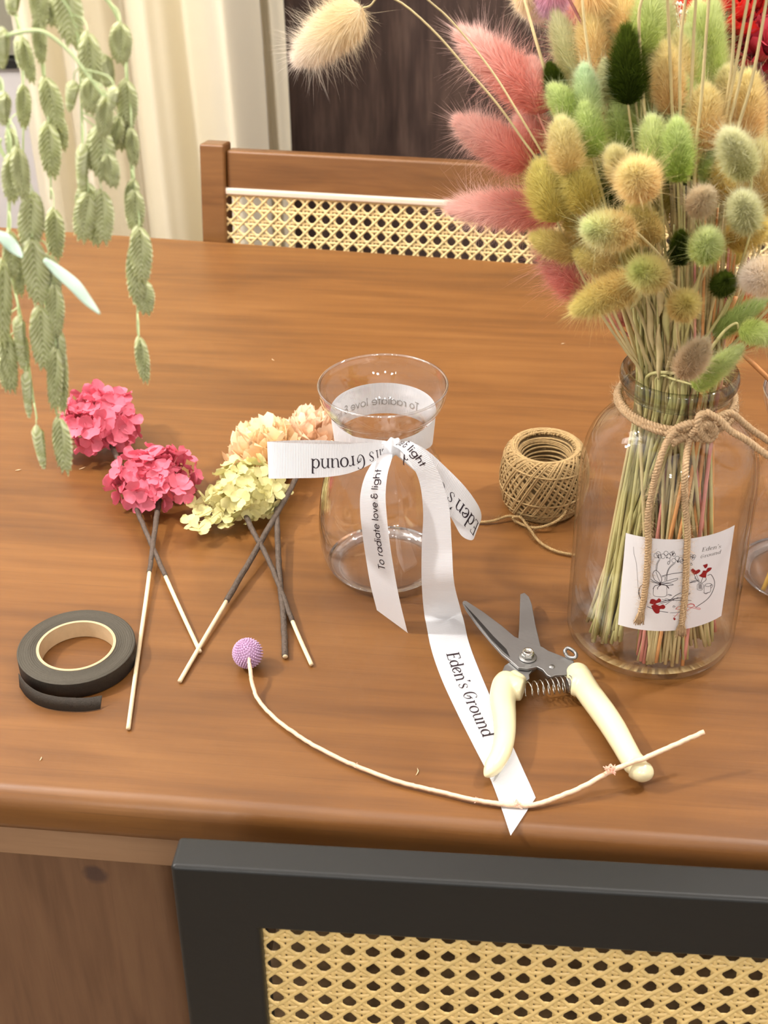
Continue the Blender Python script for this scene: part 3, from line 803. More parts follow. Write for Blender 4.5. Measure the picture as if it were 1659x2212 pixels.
def ray_cyl(px, py):
    d = ray(px, py); ox, oy = CAM.x - JX.x, CAM.y - JX.y
    A_ = d.x ** 2 + d.y ** 2; B_ = 2 * (ox * d.x + oy * d.y); C_ = ox * ox + oy * oy - JR * JR
    D_ = B_ * B_ - 4 * A_ * C_
    t = (-B_ - math.sqrt(max(D_, 0))) / (2 * A_); p = CAM + d * t
    return math.atan2(p.y - JX.y, p.x - JX.x), p.z
cs = [ray_cyl(*q) for q in ((1352, 1151), (1587, 1134), (1558, 1330), (1335, 1349))]
def lab(u, w, off=0.0):
    """u 0..1 left-right, w 0..1 top-bottom"""
    a_ = (cs[0][0] * (1 - w) + cs[3][0] * w) * (1 - u) + (cs[1][0] * (1 - w) + cs[2][0] * w) * u
    z_ = (cs[0][1] * (1 - w) + cs[3][1] * w) * (1 - u) + (cs[1][1] * (1 - w) + cs[2][1] * w) * u
    r_ = JR + off
    return Vector((r_ * math.cos(a_), r_ * math.sin(a_), z_ - TZ))
mbl = MB(); n = 40
for i in range(n):
    mbl.add([lab(i / n, 0, .0001), lab(i / n, 1, .0001), lab((i + 1) / n, 1, .0001), lab((i + 1) / n, 0, .0001)], [(0, 1, 2, 3)], 0)
# drawing on the sticker, in the coordinates of the close-up view, brought to (u, w)
def uv(zx, zy):
    px, py = 1320 + zx / 5.53, 1120 + zy / 5.53
    a_, z_ = ray_cyl(px, py); u, w = .5, .5
    for _ in range(12):
        lo_a = cs[0][0] * (1 - w) + cs[3][0] * w; hi_a = cs[1][0] * (1 - w) + cs[2][0] * w
        u = (a_ - lo_a) / (hi_a - lo_a)
        lo = cs[0][1] * (1 - u) + cs[1][1] * u; hi = cs[3][1] * (1 - u) + cs[2][1] * u
        w = (z_ - lo) / (hi - lo)
    return u, w
def draw(pts, w=5, m=1, closed=False, smooth=True):
    """w in close-up pixels"""
    if closed: pts = list(pts) + [pts[0]]
    if smooth and len(pts) > 2: pts = [(p.x, p.y) for p in cat_rom([Vector((a, b, 0)) for a, b in pts], len(pts) * 4)]
    else: pts = [(x, y) for x, y, _ in sub_ln([(a, b, 0) for a, b in pts], 40)]
    for q in stroke_poly([(a, b, w) for a, b in pts]):
        mbl.add([lab(*uv(a, b), off=.00022) for a, b in q], [(0, 1, 2, 3)], m)
def blob(pts, m=2):
    c = (sum(p[0] for p in pts) / len(pts), sum(p[1] for p in pts) / len(pts))
    pp = [(p.x, p.y) for p in cat_rom([Vector((a, b, 0)) for a, b in list(pts) + [pts[0]]], len(pts) * 3)]
    for a_, b_ in zip(pp, pp[1:]):
        mbl.add([lab(*uv(*c), off=.0003), lab(*uv(*a_), off=.0003), lab(*uv(*b_), off=.0003)], [(0, 1, 2)], m)
def circ(x, y, r, w=4, m=1, ry=None): draw([(x + r * math.cos(R(a)), y + (ry or r) * math.sin(R(a))) for a in range(0, 360, 40)], w, m, True)
draw([(268, 335), (275, 420), (300, 520), (312, 640), (322, 800), (330, 960)], 3)
draw([(360, 975), (335, 900), (345, 820), (400, 770)], 9); draw([(605, 685), (720, 660), (860, 640)], 6)
draw([(935, 765), (1010, 755)], 5); draw([(1150, 680), (1195, 670), (1235, 760), (1215, 860), (1150, 960), (1010, 1060)], 6)
draw([(430, 1050), (560, 1100), (680, 1120)], 6); draw([(705, 1125), (800, 1120), (900, 1100)], 4)
for (x, y, r) in [(540, 440, 28), (565, 420, 26), (580, 452, 24), (620, 448, 28), (657, 415, 26), (690, 445, 26), (722, 420, 22), (750, 430, 20), (740, 405, 16), (750, 500, 26), (790, 475, 26), (830, 490, 26), (845, 510, 22), (975, 470, 24), (993, 450, 18), (960, 440, 16), (800, 510, 12)]: circ(x, y, r)
for (x, y, r) in [(735, 425, 9), (795, 512, 10), (972, 468, 9), (570, 462, 8), (665, 465, 8)]: blob([(x - r, y), (x, y - r), (x + r, y), (x, y + r)], 1)
draw([(700, 470), (705, 505), (690, 545), (675, 540), (680, 515), (700, 505)], 5); draw([(958, 530), (970, 548), (958, 562), (948, 548), (958, 530)], 4)
draw([(585, 485), (555, 545), (545, 625)], 5); draw([(572, 485), (543, 545), (535, 620)], 4); draw([(765, 530), (700, 590), (672, 660), (665, 740)], 5); draw([(745, 530), (690, 590), (660, 670), (655, 740)], 4)
draw([(590, 770), (520, 730), (500, 660), (530, 618), (575, 650), (605, 720), (592, 770)], 6); draw([(535, 630), (560, 700), (590, 765)], 4)
draw([(600, 765), (700, 735), (790, 712), (780, 735), (690, 765), (600, 772)], 5); draw([(590, 775), (520, 755), (470, 720)], 6); draw([(585, 782), (520, 765), (480, 750)], 5)
draw([(600, 785), (680, 775), (745, 790), (680, 798), (600, 790)], 5); draw([(605, 700), (640, 690), (640, 740)], 4)
draw([(500, 840), (530, 800), (590, 790), (650, 795), (690, 835)], 7); draw([(585, 795), (560, 820), (555, 845)], 7); draw([(660, 800), (680, 815), (690, 838)], 7)
draw([(508, 820), (506, 910), (545, 930), (620, 932), (662, 915), (664, 815)], 4)
blob([(585, 760), (600, 775), (590, 800), (570, 780)], 1)
for pts in ([(950, 620), (975, 595), (1010, 620), (1045, 605), (1065, 625), (1030, 655), (985, 665)], [(1045, 680), (1080, 655), (1100, 620), (1135, 620), (1150, 590), (1200, 585), (1180, 620), (1140, 650), (1130, 700), (1085, 700)], [(1095, 555), (1120, 548), (1150, 540), (1145, 575), (1120, 592)]): blob(pts)
draw([(990, 665), (1010, 710), (1050, 765)], 5); draw([(1015, 660), (1035, 710), (1060, 765)], 4); draw([(1130, 700), (1130, 735), (1085, 770)], 5); draw([(1095, 700), (1080, 740), (1070, 770)], 6); draw([(1030, 850), (1030, 790), (1065, 770), (1098, 790), (1090, 845), (1060, 855), (1030, 848)], 4)
for x in (1048, 1062, 1076): draw([(x, 780), (x + 2, 840)], 7)
draw([(935, 765), (1000, 745), (1045, 748)], 5); draw([(955, 745), (1040, 735)], 3); draw([(1010, 690), (1000, 715), (1045, 740)], 4)
draw([(1120, 800), (1160, 812), (1200, 785), (1165, 775), (1118, 795), (1112, 885), (1150, 885), (1185, 870), (1190, 800)], 4); draw([(1190, 800), (1210, 790), (1205, 815), (1188, 830)], 4); draw([(1098, 882), (1130, 898), (1170, 878)], 3)
for pts in ([(460, 1010), (475, 965), (510, 960), (545, 975), (570, 950), (600, 975), (575, 1000), (545, 1010), (520, 1025), (490, 1020)], [(480, 1040), (530, 1020), (580, 1040), (620, 1025), (648, 1050), (630, 1078), (585, 1080), (575, 1125), (535, 1130), (500, 1090)]): blob(pts)
draw([(580, 1000), (650, 980), (740, 960), (900, 935)], 7); draw([(600, 1010), (690, 985), (760, 925), (830, 885)], 6); draw([(650, 1030), (720, 980), (800, 940)], 5); draw([(610, 965), (680, 975), (960, 978)], 5); draw([(640, 960), (665, 955), (690, 965)], 4); draw([(560, 1025), (640, 1000)], 4); draw([(850, 940), (900, 925), (945, 890), (910, 900), (880, 925)], 4)
draw([(670, 915), (690, 905), (725, 915), (690, 918)], 5); draw([(735, 1060), (745, 1040), (765, 1050), (745, 1060)], 4)
draw([(770, 1085), (790, 1060), (880, 1035), (960, 1015), (995, 1035), (960, 1060), (905, 1050), (940, 1022), (985, 1030), (1010, 1060), (1060, 1070), (1050, 1085), (960, 1065), (900, 1100), (840, 1090), (770, 1078)], 5, 3)
draw([(800, 1130), (770, 1160), (745, 1190), (765, 1190), (760, 1210)], 5, 3); blob([(742, 1190), (765, 1185), (768, 1205), (752, 1212)], 2)
for (txt, zx, zy, dy, sz) in (("Eden's", 1082, 395, -.20, 88), ("Ground", 1062, 478, -.26, 80)):
    q_, w_ = text_quads(txt, SERIF, .02)
    for q in q_:
        mbl.add([lab(*uv(zx + a * sz + b * 20, zy + dy * a * sz - b * sz * .78), off=.00022) for a, b in q], [(0, 1, 2, 3)], 4)
mbl.build('sticker', parent=jar, smooth=True, mats=[M['paper'], M['ink'], M['red_ink'], M['rose_line'], M['ink_faded2']])
# ------------------------------------------------------------------ jute twine round the jar neck
def jc(px, py, off=.0025, r=None):
    """point on the jar's front wall, off metres proud of it"""
    a_, z_ = ray_cyl(px, py); rr = JR + off
    return Vector((JX.x + rr * math.cos(a_), JX.y + rr * math.sin(a_), z_))
tw = empty('jute_twine', (JX.x, JX.y, TZ + .19), 'coarse jute twine knotted round the jar neck with two frayed ends hanging', 'twine')
def TWL(pts): o = Vector(tw.location); return [Vector(p) - o for p in pts]
RT = .0023
ring1 = []; ring2 = []
for i in range(49):
    a_ = R(-75 + 360 * i / 48); r_ = .0366 + .0006 * math.sin(3 * a_)
    ring1.append(Vector((JX.x + r_ * math.cos(a_), JX.y + r_ * math.sin(a_), TZ + .1915 + .0028 * math.sin(a_ + .4))))
    ring2.append(Vector((JX.x + (r_ + .0012) * math.cos(a_), JX.y + (r_ + .0012) * math.sin(a_), TZ + .1873 + .002 * math.sin(a_ - .6))))
rope_vf(TWL(ring1), RT, .0065).build('neck_wrap', M['jute'], tw, True)
rope_vf(TWL(ring2), RT, .0065).build('neck_wrap', M['jute'], tw, True)
K = py_(1512, 925, JX.y - .042)
def kp(px, py, dy): return py_(px, py, JX.y + dy)
rope_vf(TWL(cat_rom([kp(1440, 940, -.041), kp(1462, 925, -.044), kp(1490, 915, -.047), kp(1520, 918, -.048), kp(1540, 930, -.045), kp(1528, 948, -.044), kp(1498, 945, -.044), kp(1470, 948, -.043), kp(1452, 958, -.046)], 60)), RT * 1.1, .0065).build('knot', M['jute'], tw, True)
rope_vf(TWL(cat_rom([kp(1545, 905, -.038), kp(1520, 895, -.045), kp(1508, 905, -.050), kp(1512, 930, -.050), kp(1530, 950, -.046), kp(1545, 935, -.042), kp(1530, 915, -.048), kp(1505, 925, -.049), kp(1490, 940, -.046)], 60)), RT * 1.1, .0065).build('knot', M['jute'], tw, True)
# loop of the bow reaching off to the right
rope_vf(TWL(cat_rom([kp(1525, 890, -.046), kp(1552, 905, -.048), kp(1580, 932, -.050), kp(1612, 950, -.052), kp(1660, 985, -.054), kp(1715, 1015, -.050), kp(1722, 1000, -.040), kp(1670, 960, -.032), kp(1620, 925, -.030), kp(1580, 893, -.032), kp(1555, 900, -.036), kp(1535, 920, -.043)], 120)), RT, .0065).build('bow_loop', M['jute'], tw, True)
def tail(path, end, n):
    p = cat_rom(path, 100); he = rope_vf(TWL(p), RT * .98, .0062).build('hanging_end', M['jute'], tw, True)
    mb = MB(); base = p[-1]; d = (p[-1] - p[-6]).normalized()
    for i in range(n):
        o = Vector((random.uniform(-1, 1), random.uniform(-.5, .2), 0)) * .0022
        q = [base + o * .6 - d * .002, base + o * 1.1 + d * .004 + Vector((random.uniform(-1, 1), -.2, 0)) * .001, base + o * 1.5 + d * random.uniform(.007, .010) + Vector((random.uniform(-1, 1) * .0012, -.0006 * random.random(), 0))]
        v, f = tube_vf(TWL(cat_rom(q, 6)), [.00040, .00036, .0002], 4); mb.add(v, f)
    mb.build('frayed_tip', M['jute'], he, True)
tail([kp(1462, 930, -.046), kp(1440, 955, -.050), jc(1424, 1000, .004), jc(1410, 1060), jc(1402, 1110), jc(1402, 1170), jc(1398, 1240), jc(1392, 1290), jc(1386, 1318)], None, 60)
tail([kp(1490, 948, -.046), kp(1484, 975, -.052), jc(1478, 1020, .004), jc(1478, 1080), jc(1483, 1140), jc(1481, 1200), jc(1478, 1270), jc(1473, 1320), jc(1470, 1345)], None, 60)

# ------------------------------------------------------------------ ball of twine
BC = pz(1172, 1088, TZ)
ball = empty('twine_ball', BC, 'round ball of jute twine with open centre between the vase and the jar', 'twine ball')
RO, RH, HB = .0345, .0195, .0265
def ball_pt(u, v_, grow=0.0):
    """u round the axis, v round the section"""
    c = (RO + RH * .93) / 2; a_ = (RO - RH * .93) / 2 + grow; h = HB + grow
    r = c + a_ * math.cos(v_); z = HB + .0012 + h * math.sin(v_) * (1 - .10 * math.cos(v_) * 0)
    return Vector((r * math.cos(u), r * math.sin(u), z))
v = []; f = []
for i in range(48):
    for j in range(28): v.append(ball_pt(2 * math.pi * i / 48, 2 * math.pi * j / 28, -.0008))
for i in range(48):
    for j in range(28): f.append((i * 28 + j, ((i + 1) % 48) * 28 + j, ((i + 1) % 48) * 28 + (j + 1) % 28, i * 28 + (j + 1) % 28))
new_mesh('wound_core', v, f, M['jute_dark'], ball)
mb = MB()
for (cnt, tilt, gr) in ((34, -.42, -.0003), (30, -.30, .0002), (74, .62, .0006)):
    for k in range(cnt):
        # each turn is a tilted loop: goes over the outside, dips toward the hole
        u0 = 2 * math.pi * k / cnt + random.uniform(-.05, .05); pts = []
        span = 2.6 + random.uniform(-.25, .25)
        for i in range(46):
            t = i / 45
            u = u0 + (t - .5) * span * 1.25
            vv = (1.0 if tilt > 0 else -1.0) * (t - .5) * math.pi * (1.15 + .2 * abs(tilt)) + random.uniform(-.01, .01) + (.15 if cnt == 20 else 0)
            pts.append(ball_pt(u if cnt < 70 else u0 + (t - .5) * 1.5, vv, gr + .0003 * math.sin(6 * t + k)))
        v, f = tube_vf(pts, .00095, 6); mb.add(v, f)
for k in (0, 1, 2, 4, 9, 16, 22, 23, 24, 25):       # nearly level turns seen round the mouth and belly
    vv = -1.35 + 3.2 * k / 25; pts = [ball_pt(2 * math.pi * i / 60, vv + .10 * math.sin(2 * math.pi * i / 60 + k * .7), .0009) for i in range(61)]
    v, f = tube_vf(pts, .00090, 6, cap=False); mb.add(v, f)
for k in range(18):       # inside of the hole
    vv = math.pi - 1.0 + 1.9 * k / 17; pts = [ball_pt(2 * math.pi * i / 40, vv + .06 * math.sin(2 * math.pi * i / 40 + k), .0004) for i in range(41)]
    v, f = tube_vf(pts, .0009, 5, cap=False); mb.add(v, f)
for k in range(500):      # stray fibres
    u = random.random() * 6.28; vv = random.uniform(-1.2, 3.6); p0 = ball_pt(u, vv, .0012); n_ = (p0 - ball_pt(u, vv, -.001)).normalized()
    t_ = Vector((-math.sin(u), math.cos(u), random.uniform(-.6, .6))).normalized(); l = random.uniform(.002, .006)
    p1 = p0 + (n_ * .5 + t_) * l * .5; p2 = p1 + (n_ * random.uniform(-.2, .8) + t_ * random.uniform(-.5, 1)) * l * .5; w = n_.cross(t_) * .00006
    mb.add([p0 - w, p0 + w, p1 + w, p1 - w, p2], [(0, 1, 2, 3), (3, 2, 4)])
mb.build('wound_strands', M['jute2'], ball, True)
o_ = Vector(ball.location)
pp = [pz(1236, 1050, TZ + .022), pz(1215, 1115, TZ + .012), pz(1160, 1140, TZ + .004), pz(1118, 1128, TZ + .003), pz(1108, 1118, TZ + .006), pz(1125, 1118, TZ + .007), pz(1142, 1140, TZ + .004), pz(1165, 1170, TZ + .0022), pz(1200, 1190, TZ + .0022), pz(1245, 1200, TZ + .0022)]
rope_vf([p - o_ for p in cat_rom(pp, 100)], .0012, .005).build('loose_end', M['jute2'], ball, True)
pp = [pz(1125, 1118, TZ + .0065), pz(1098, 1115, TZ + .005), pz(1070, 1124, TZ + .003), pz(1040, 1128, TZ + .0022), pz(1000, 1128, TZ + .0022)]
rope_vf([p - o_ for p in cat_rom(pp, 60)], .0012, .005).build('loose_end', M['jute2'], ball, True)
pp = [pz(1220, 1003, TZ + .040), pz(1232, 992, TZ + .052), pz(1258, 982, TZ + .056)]
rope_vf([p - o_ for p in cat_rom(pp, 30)], .0010, .005).build('loose_end', M['jute2'], ball, True)

# ------------------------------------------------------------------ roll of brown floral tape
c1 = pz(165, 1396, TZ + .0125)
tp = empty('floral_tape_roll', (c1.x, c1.y, TZ), 'roll of dark brown floral tape with cardboard core lying flat', 'tape')
ro, ri = .0408, .0268
prof = [(ri + .0008, .0008), (ro, .0008), (ro, .0125)]
nr = 26
for i in range(nr, -1, -1):
    r_ = ri + .0008 + (ro - ri - .0008) * i / nr
    prof.append((r_, .0128 + .00028 * math.sin(i * 2.4) + (.0005 if i % 3 == 0 else 0)))
prof.append((ri + .0008, .0008))
v, f = lathe_vf(prof, 120); mi = []
for k in range(len(prof) - 1): mi += [1 if 2 <= k < len(prof) - 2 else 0] * 120
new_mesh('wound_tape', v, f, None, tp, True, [M['tape_brown'], M['tape_side']], mi)
v, f = lathe_vf([(ri - .0012, .0004), (ri + .0007, .0004), (ri + .0007, .0136), (ri - .0012, .0136), (ri - .0012, .0004)], 120)
o = new_mesh('cardboard_core', v, f, M['card'], tp, False)
# loose tail peeling off the roll at lower left
top_px = [(45, 1440), (52, 1462), (70, 1486), (100, 1505), (140, 1514), (180, 1516), (216, 1512)]
q = [pz(a, b + 4, TZ + .011 - .009 * min(1, i / 3)) for i, (a, b) in enumerate(top_px)]
base = [pz(a, b, TZ + .0008) for a, b in [(42, 1484), (58, 1506), (84, 1524), (120, 1534), (160, 1537), (190, 1536), (217, 1531)]]
A_ = cat_rom(base, 60); v = []; f = []
tops = [(A_[i].x + .001, A_[i].y + .0005 + .006 * (i / 60) ** 2, TZ + .0125 - .0055 * (i / 60) ** 2) for i in range(61)]
for i in range(61): v += [Vector(tops[i]) - Vector(tp.location), A_[i] - Vector(tp.location)]
for i in range(60): f.append((2 * i, 2 * i + 1, 2 * i + 3, 2 * i + 2))
o = new_mesh('loose_tape_end', v, f, M['tape_brown'], tp); s = o.modifiers.new('th', 'SOLIDIFY'); s.thickness = .0004

# ------------------------------------------------------------------ pruning shears
c0 = pz(1139, 1412, TZ)
sh = empty('pruning_shears', c0, 'cream handled pruning shears with open steel blades, lying over the ribbon tail', 'pruning shears')
def shp(px, py, z): return pz(px, py, TZ + z) - c0
def plate(name, poly, z, th, m, bev=.0004):
    """outline given as seen, on a level plane z above the table"""
    P = [shp(a, b, z) for a, b in poly]
    A2 = sum(P[i].x * P[(i + 1) % len(P)].y - P[(i + 1) % len(P)].x * P[i].y for i in range(len(P)))
    if A2 < 0: P = P[::-1]
    n = len(P); v = [Vector((p.x, p.y, z)) for p in P] + [Vector((p.x, p.y, z - th)) for p in P]
    f = [tuple(range(n)), tuple(range(2 * n - 1, n - 1, -1))] + [(i, i + n, (i + 1) % n + n, (i + 1) % n) for i in range(n)]
    o = new_mesh(name, v, f, m, sh, False); b = o.modifiers.new('b', 'BEVEL'); b.width = bev; b.segments = 2; b.limit_method = 'ANGLE'
    o.modifiers.new('wn', 'WEIGHTED_NORMAL')
    for p in o.data.polygons: p.use_smooth = True
    return o
plate('lower_blade', [(1124, 1283), (1133, 1280), (1143, 1289), (1149, 1305), (1157, 1350), (1170, 1404), (1178, 1432), (1150, 1448), (1143, 1456), (1144, 1465), (1138, 1470), (1128, 1468), (1085, 1449), (1090, 1437), (1104, 1428), (1118, 1400), (1121, 1360)], .0125, .0022, M['steel'])
plate('upper_blade', [(999, 1300), (1002, 1297), (1008, 1298), (1045, 1322), (1085, 1352), (1112, 1375), (1140, 1387), (1172, 1397), (1184, 1405), (1240, 1427), (1236, 1450), (1222, 1457), (1200, 1458), (1190, 1462), (1182, 1458), (1172, 1446), (1160, 1440), (1140, 1444), (1120, 1442), (1104, 1428), (1084, 1412), (1060, 1385), (1030, 1348), (1006, 1314)], .0152, .0024, M['steel'])
plate('blade_bevel', [(1002, 1304), (1030, 1342), (1062, 1382), (1090, 1410), (1102, 1420), (1094, 1402), (1066, 1374), (1034, 1338)], .0155, .0006, M['dark_steel'], .0001)
def cyl(name, c, r, h, m, seg=32, axis=None, bev=.0003):
    v, f = lathe_vf([(.00001, 0), (r, 0), (r, h), (.00001, h)], seg, (0, 0, 0))
    o = new_mesh(name, v, f, m, sh, seg > 8); o.location = c
    if axis is not None: o.rotation_euler = Vector(axis).to_track_quat('Z', 'Y').to_euler()
    if seg > 8: o.modifiers.new('b', 'BEVEL').width = bev
    else: o.modifiers.new('b', 'BEVEL').width = bev
    return o
nc = shp(1140, 1420, .0153)
ub = [o for o in sh.children if o.name.startswith('upper_blade')][0]
cyl('washer', nc, .0062, .0008, M['steel'])
cyl('pivot_nut', nc + Vector((0, 0, .0008)), .0046, .0038, M['chrome'], 6, bev=.0005)
v, f = lathe_vf([(.0040, 0), (.0036, .0012), (.0024, .0012), (.0020, .0004), (.0001, .0006)], 32); o = new_mesh('nut_collar', v, f, M['chrome'], sh); o.location = nc + Vector((0, 0, .0046))
v, f = lathe_vf([(.0022, 0), (.0018, .0006), (.0001, .0008)], 24); o = new_mesh('rivet', v, f, M['steel'], sh); o.location = shp(1192, 1440, .0153)
# handles: swept oval sections
def handle(name, path, radii, zc):
    pts = [Vector((p.x, p.y, z)) for p, z in zip([shp(a, b, z) for (a, b), z in zip(path, zc)], zc)]
    return pts, [r / 3050 for r in radii]
def skin(name, chains, m, vox=.0007):
    mb = MB()
    for pts, rad, fl_ in chains:
        p = cat_rom(pts, 70); r_ = np.interp(np.linspace(0, 1, 71), np.linspace(0, 1, len(rad)), rad)
        # rounded ends
        for k in range(6):
            a = k / 6; r_[k] *= math.sqrt(1 - (1 - a) ** 2 * .75); r_[70 - k] *= math.sqrt(1 - (1 - a) ** 2 * .9)
        v, f = tube_vf(p, list(r_), 28); 
        if fl_ != 1:
            zc = np.interp(range(len(v)), np.arange(71) * 28, [q.z for q in p])
            v = [Vector((a.x, a.y, zc_ + (a.z - zc_) * fl_)) for a, zc_ in zip(v, zc)]
        mb.add(v, f)
    o = mb.build(name, m, sh, True)
    r = o.modifiers.new('fuse', 'REMESH'); r.mode = 'VOXEL'; r.voxel_size = vox; r.use_smooth_shade = True
    s = o.modifiers.new('sm', 'SMOOTH'); s.iterations = 6; s.factor = .5
    return o
hl = handle('l', [(1104, 1462), (1092, 1480), (1086, 1510), (1090, 1550), (1090, 1590), (1082, 1625), (1066, 1655), (1048, 1678)], [23, 28, 27, 23, 21, 20, 18, 9], [.0125, .0125, .012, .0115, .011, .0105, .0095, .008])
b1 = ([Vector(shp(1100, 1482, .0125)), Vector(shp(1118, 1488, .0125)), Vector(shp(1131, 1491, .0125))], [.0085, .0082, .0072], 1)
b2 = ([Vector(shp(1099, 1465, .0125)), Vector(shp(1120, 1476, .0125)), Vector(shp(1128, 1480, .0125))], [.0075, .0070, .006], .9)
skin('handle', [(hl[0], hl[1], .95), b1, b2], M['cream'])
hr = handle('r', [(1243, 1440), (1252, 1465), (1272, 1497), (1300, 1535), (1325, 1572), (1347, 1610), (1364, 1640), (1380, 1662)], [22, 27, 26, 26, 25, 23, 22, 25], [.0125, .0125, .0125, .012, .0115, .011, .011, .011])
b3 = ([Vector(shp(1256, 1480, .0120)), Vector(shp(1242, 1479, .0120)), Vector(shp(1234, 1478, .0120))], [.0085, .0080, .0070], 1)
b4 = ([Vector(shp(1370, 1655, .011)), Vector(shp(1388, 1665, .0105)), Vector(shp(1402, 1664, .009))], [.0080, .0078, .0050], .9)
skin('handle', [(hr[0], hr[1], .95), b3, b4], M['cream'])
# return spring
p0, p1 = Vector(shp(1131, 1491, .0118)), Vector(shp(1236, 1477, .0118)); ax = (p1 - p0).normalized(); s1 = ax.cross(Vector((0, 0, 1))).normalized(); s2 = ax.cross(s1)
pts = []
for i in range(9 * 24 + 1):
    t = i / (9 * 24); a = t * 9 * 2 * math.pi; pts.append(p0 + (p1 - p0) * (t ** .85) + (s1 * math.cos(a) + s2 * math.sin(a)) * (.0050 + .0008 * t))
tube('spring', pts, .00042, M['chrome'], sh, 8)
cyl('spring_seat', p1 - ax * .0035, .0042, .004, M['steel'], 24, ax)
lp = [shp(1222, 1412, .017), shp(1220, 1406, .018), shp(1226, 1400, .019), shp(1236, 1404, .019), shp(1244, 1412, .018), shp(1243, 1420, .017), shp(1234, 1421, .016), shp(1226, 1418, .016), shp(1222, 1412, .017)]
tube('locking_catch', cat_rom(lp, 40), .0013, M['steel'], sh, 10)

for nm in ('blade_bevel', 'washer', 'pivot_nut', 'nut_collar', 'rivet', 'locking_catch'):
    for o in list(sh.children):
        if o.name == nm or o.name.startswith(nm + '.'): o.parent = ub
hs = [o for o in sh.children if o.name.startswith('handle')]
for o in list(sh.children):
    if o.name.startswith('spring_seat'): o.parent = hs[1]
# ------------------------------------------------------------------ petals and florets
def petal_vf(L, W, cup=.25, frill=0.0, nu=7, nv=6, seed=0, notch=0.0, narrow=.18):
    rnd = random.Random(seed); ph = [rnd.random() * 6.28 for _ in range(4)]
    v = []; f = []
    for i in range(nu + 1):
        u = i / nu
        w = W / 2 * (narrow + (1 - narrow) * math.sin(min(1, u * 1.05) ** .8 * math.pi * .62) ** .9) * (1 if u < .8 else math.sqrt(max(.0, 1 - ((u - .8) / .2) ** 2 * (.75 if not frill else .15))))
        for j in range(nv + 1):
            t = j / nv * 2 - 1
            x = L * u * (1 - (.10 if not frill else .02) * t * t * u)
            if frill: x += L * .045 * u ** 6 * (1 if j % 2 else -1) + L * .05 * math.sin(t * 9 + ph[0]) * u ** 4
            z = cup * L * (u * u * .5 + t * t * .30 * u) + L * .03 * math.sin(u * 5 + ph[1]) * t
            if frill: z += frill * L * u ** 2 * (math.sin(t * 7 + ph[2]) * .55 + math.sin(t * 15 + ph[3]) * .22)
            v.append((x, w * t, z))
    for i in range(nu):
        for j in range(nv):
            a = i * (nv + 1) + j; f.append((a, a + 1, a + nv + 2, a + nv + 1))
    return v, f
def floret_mesh(seed, L=.0105):
    rnd = random.Random(seed); mb = MB()
    for k in range(4):
        v, f = petal_vf(L * rnd.uniform(.85, 1.12), L * rnd.uniform(.92, 1.1), rnd.uniform(-.1, .62), 0, 6, 6, seed * 9 + k, narrow=.22)
        m = Matrix.Rotation(k * math.pi / 2 + rnd.uniform(-.2, .2), 4, 'Z') @ Matrix.Rotation(rnd.uniform(-.35, .15), 4, 'Y') @ Matrix.Rotation(rnd.uniform(-.3, .3), 4, 'X') @ Matrix.Translation((.0006, 0, 0))
        mb.add([m @ Vector(p) for p in v], f)
    # tiny centre bead
    for i in range(3): pass
    v, f = tube_vf([(0, 0, -.001), (0, 0, .0002), (0, 0, .0011)], [.0004, .0009, .0005], 6); mb.add(v, f)
    return mb
FLO = {}
def floret_data(key, mt):
    if key not in FLO:
        FLO[key] = []
        for s in range(5):
            mb = floret_mesh(s + hash(key) % 7 if False else s + len(FLO) * 11)
            me = bpy.data.meshes.new('floret'); me.from_pydata(mb.v, [], mb.f); me.materials.append(mt)
            me.polygons.foreach_set('use_smooth', np.ones(len(me.polygons), dtype=bool)); me.update(); FLO[key].append(me)
    return FLO[key]
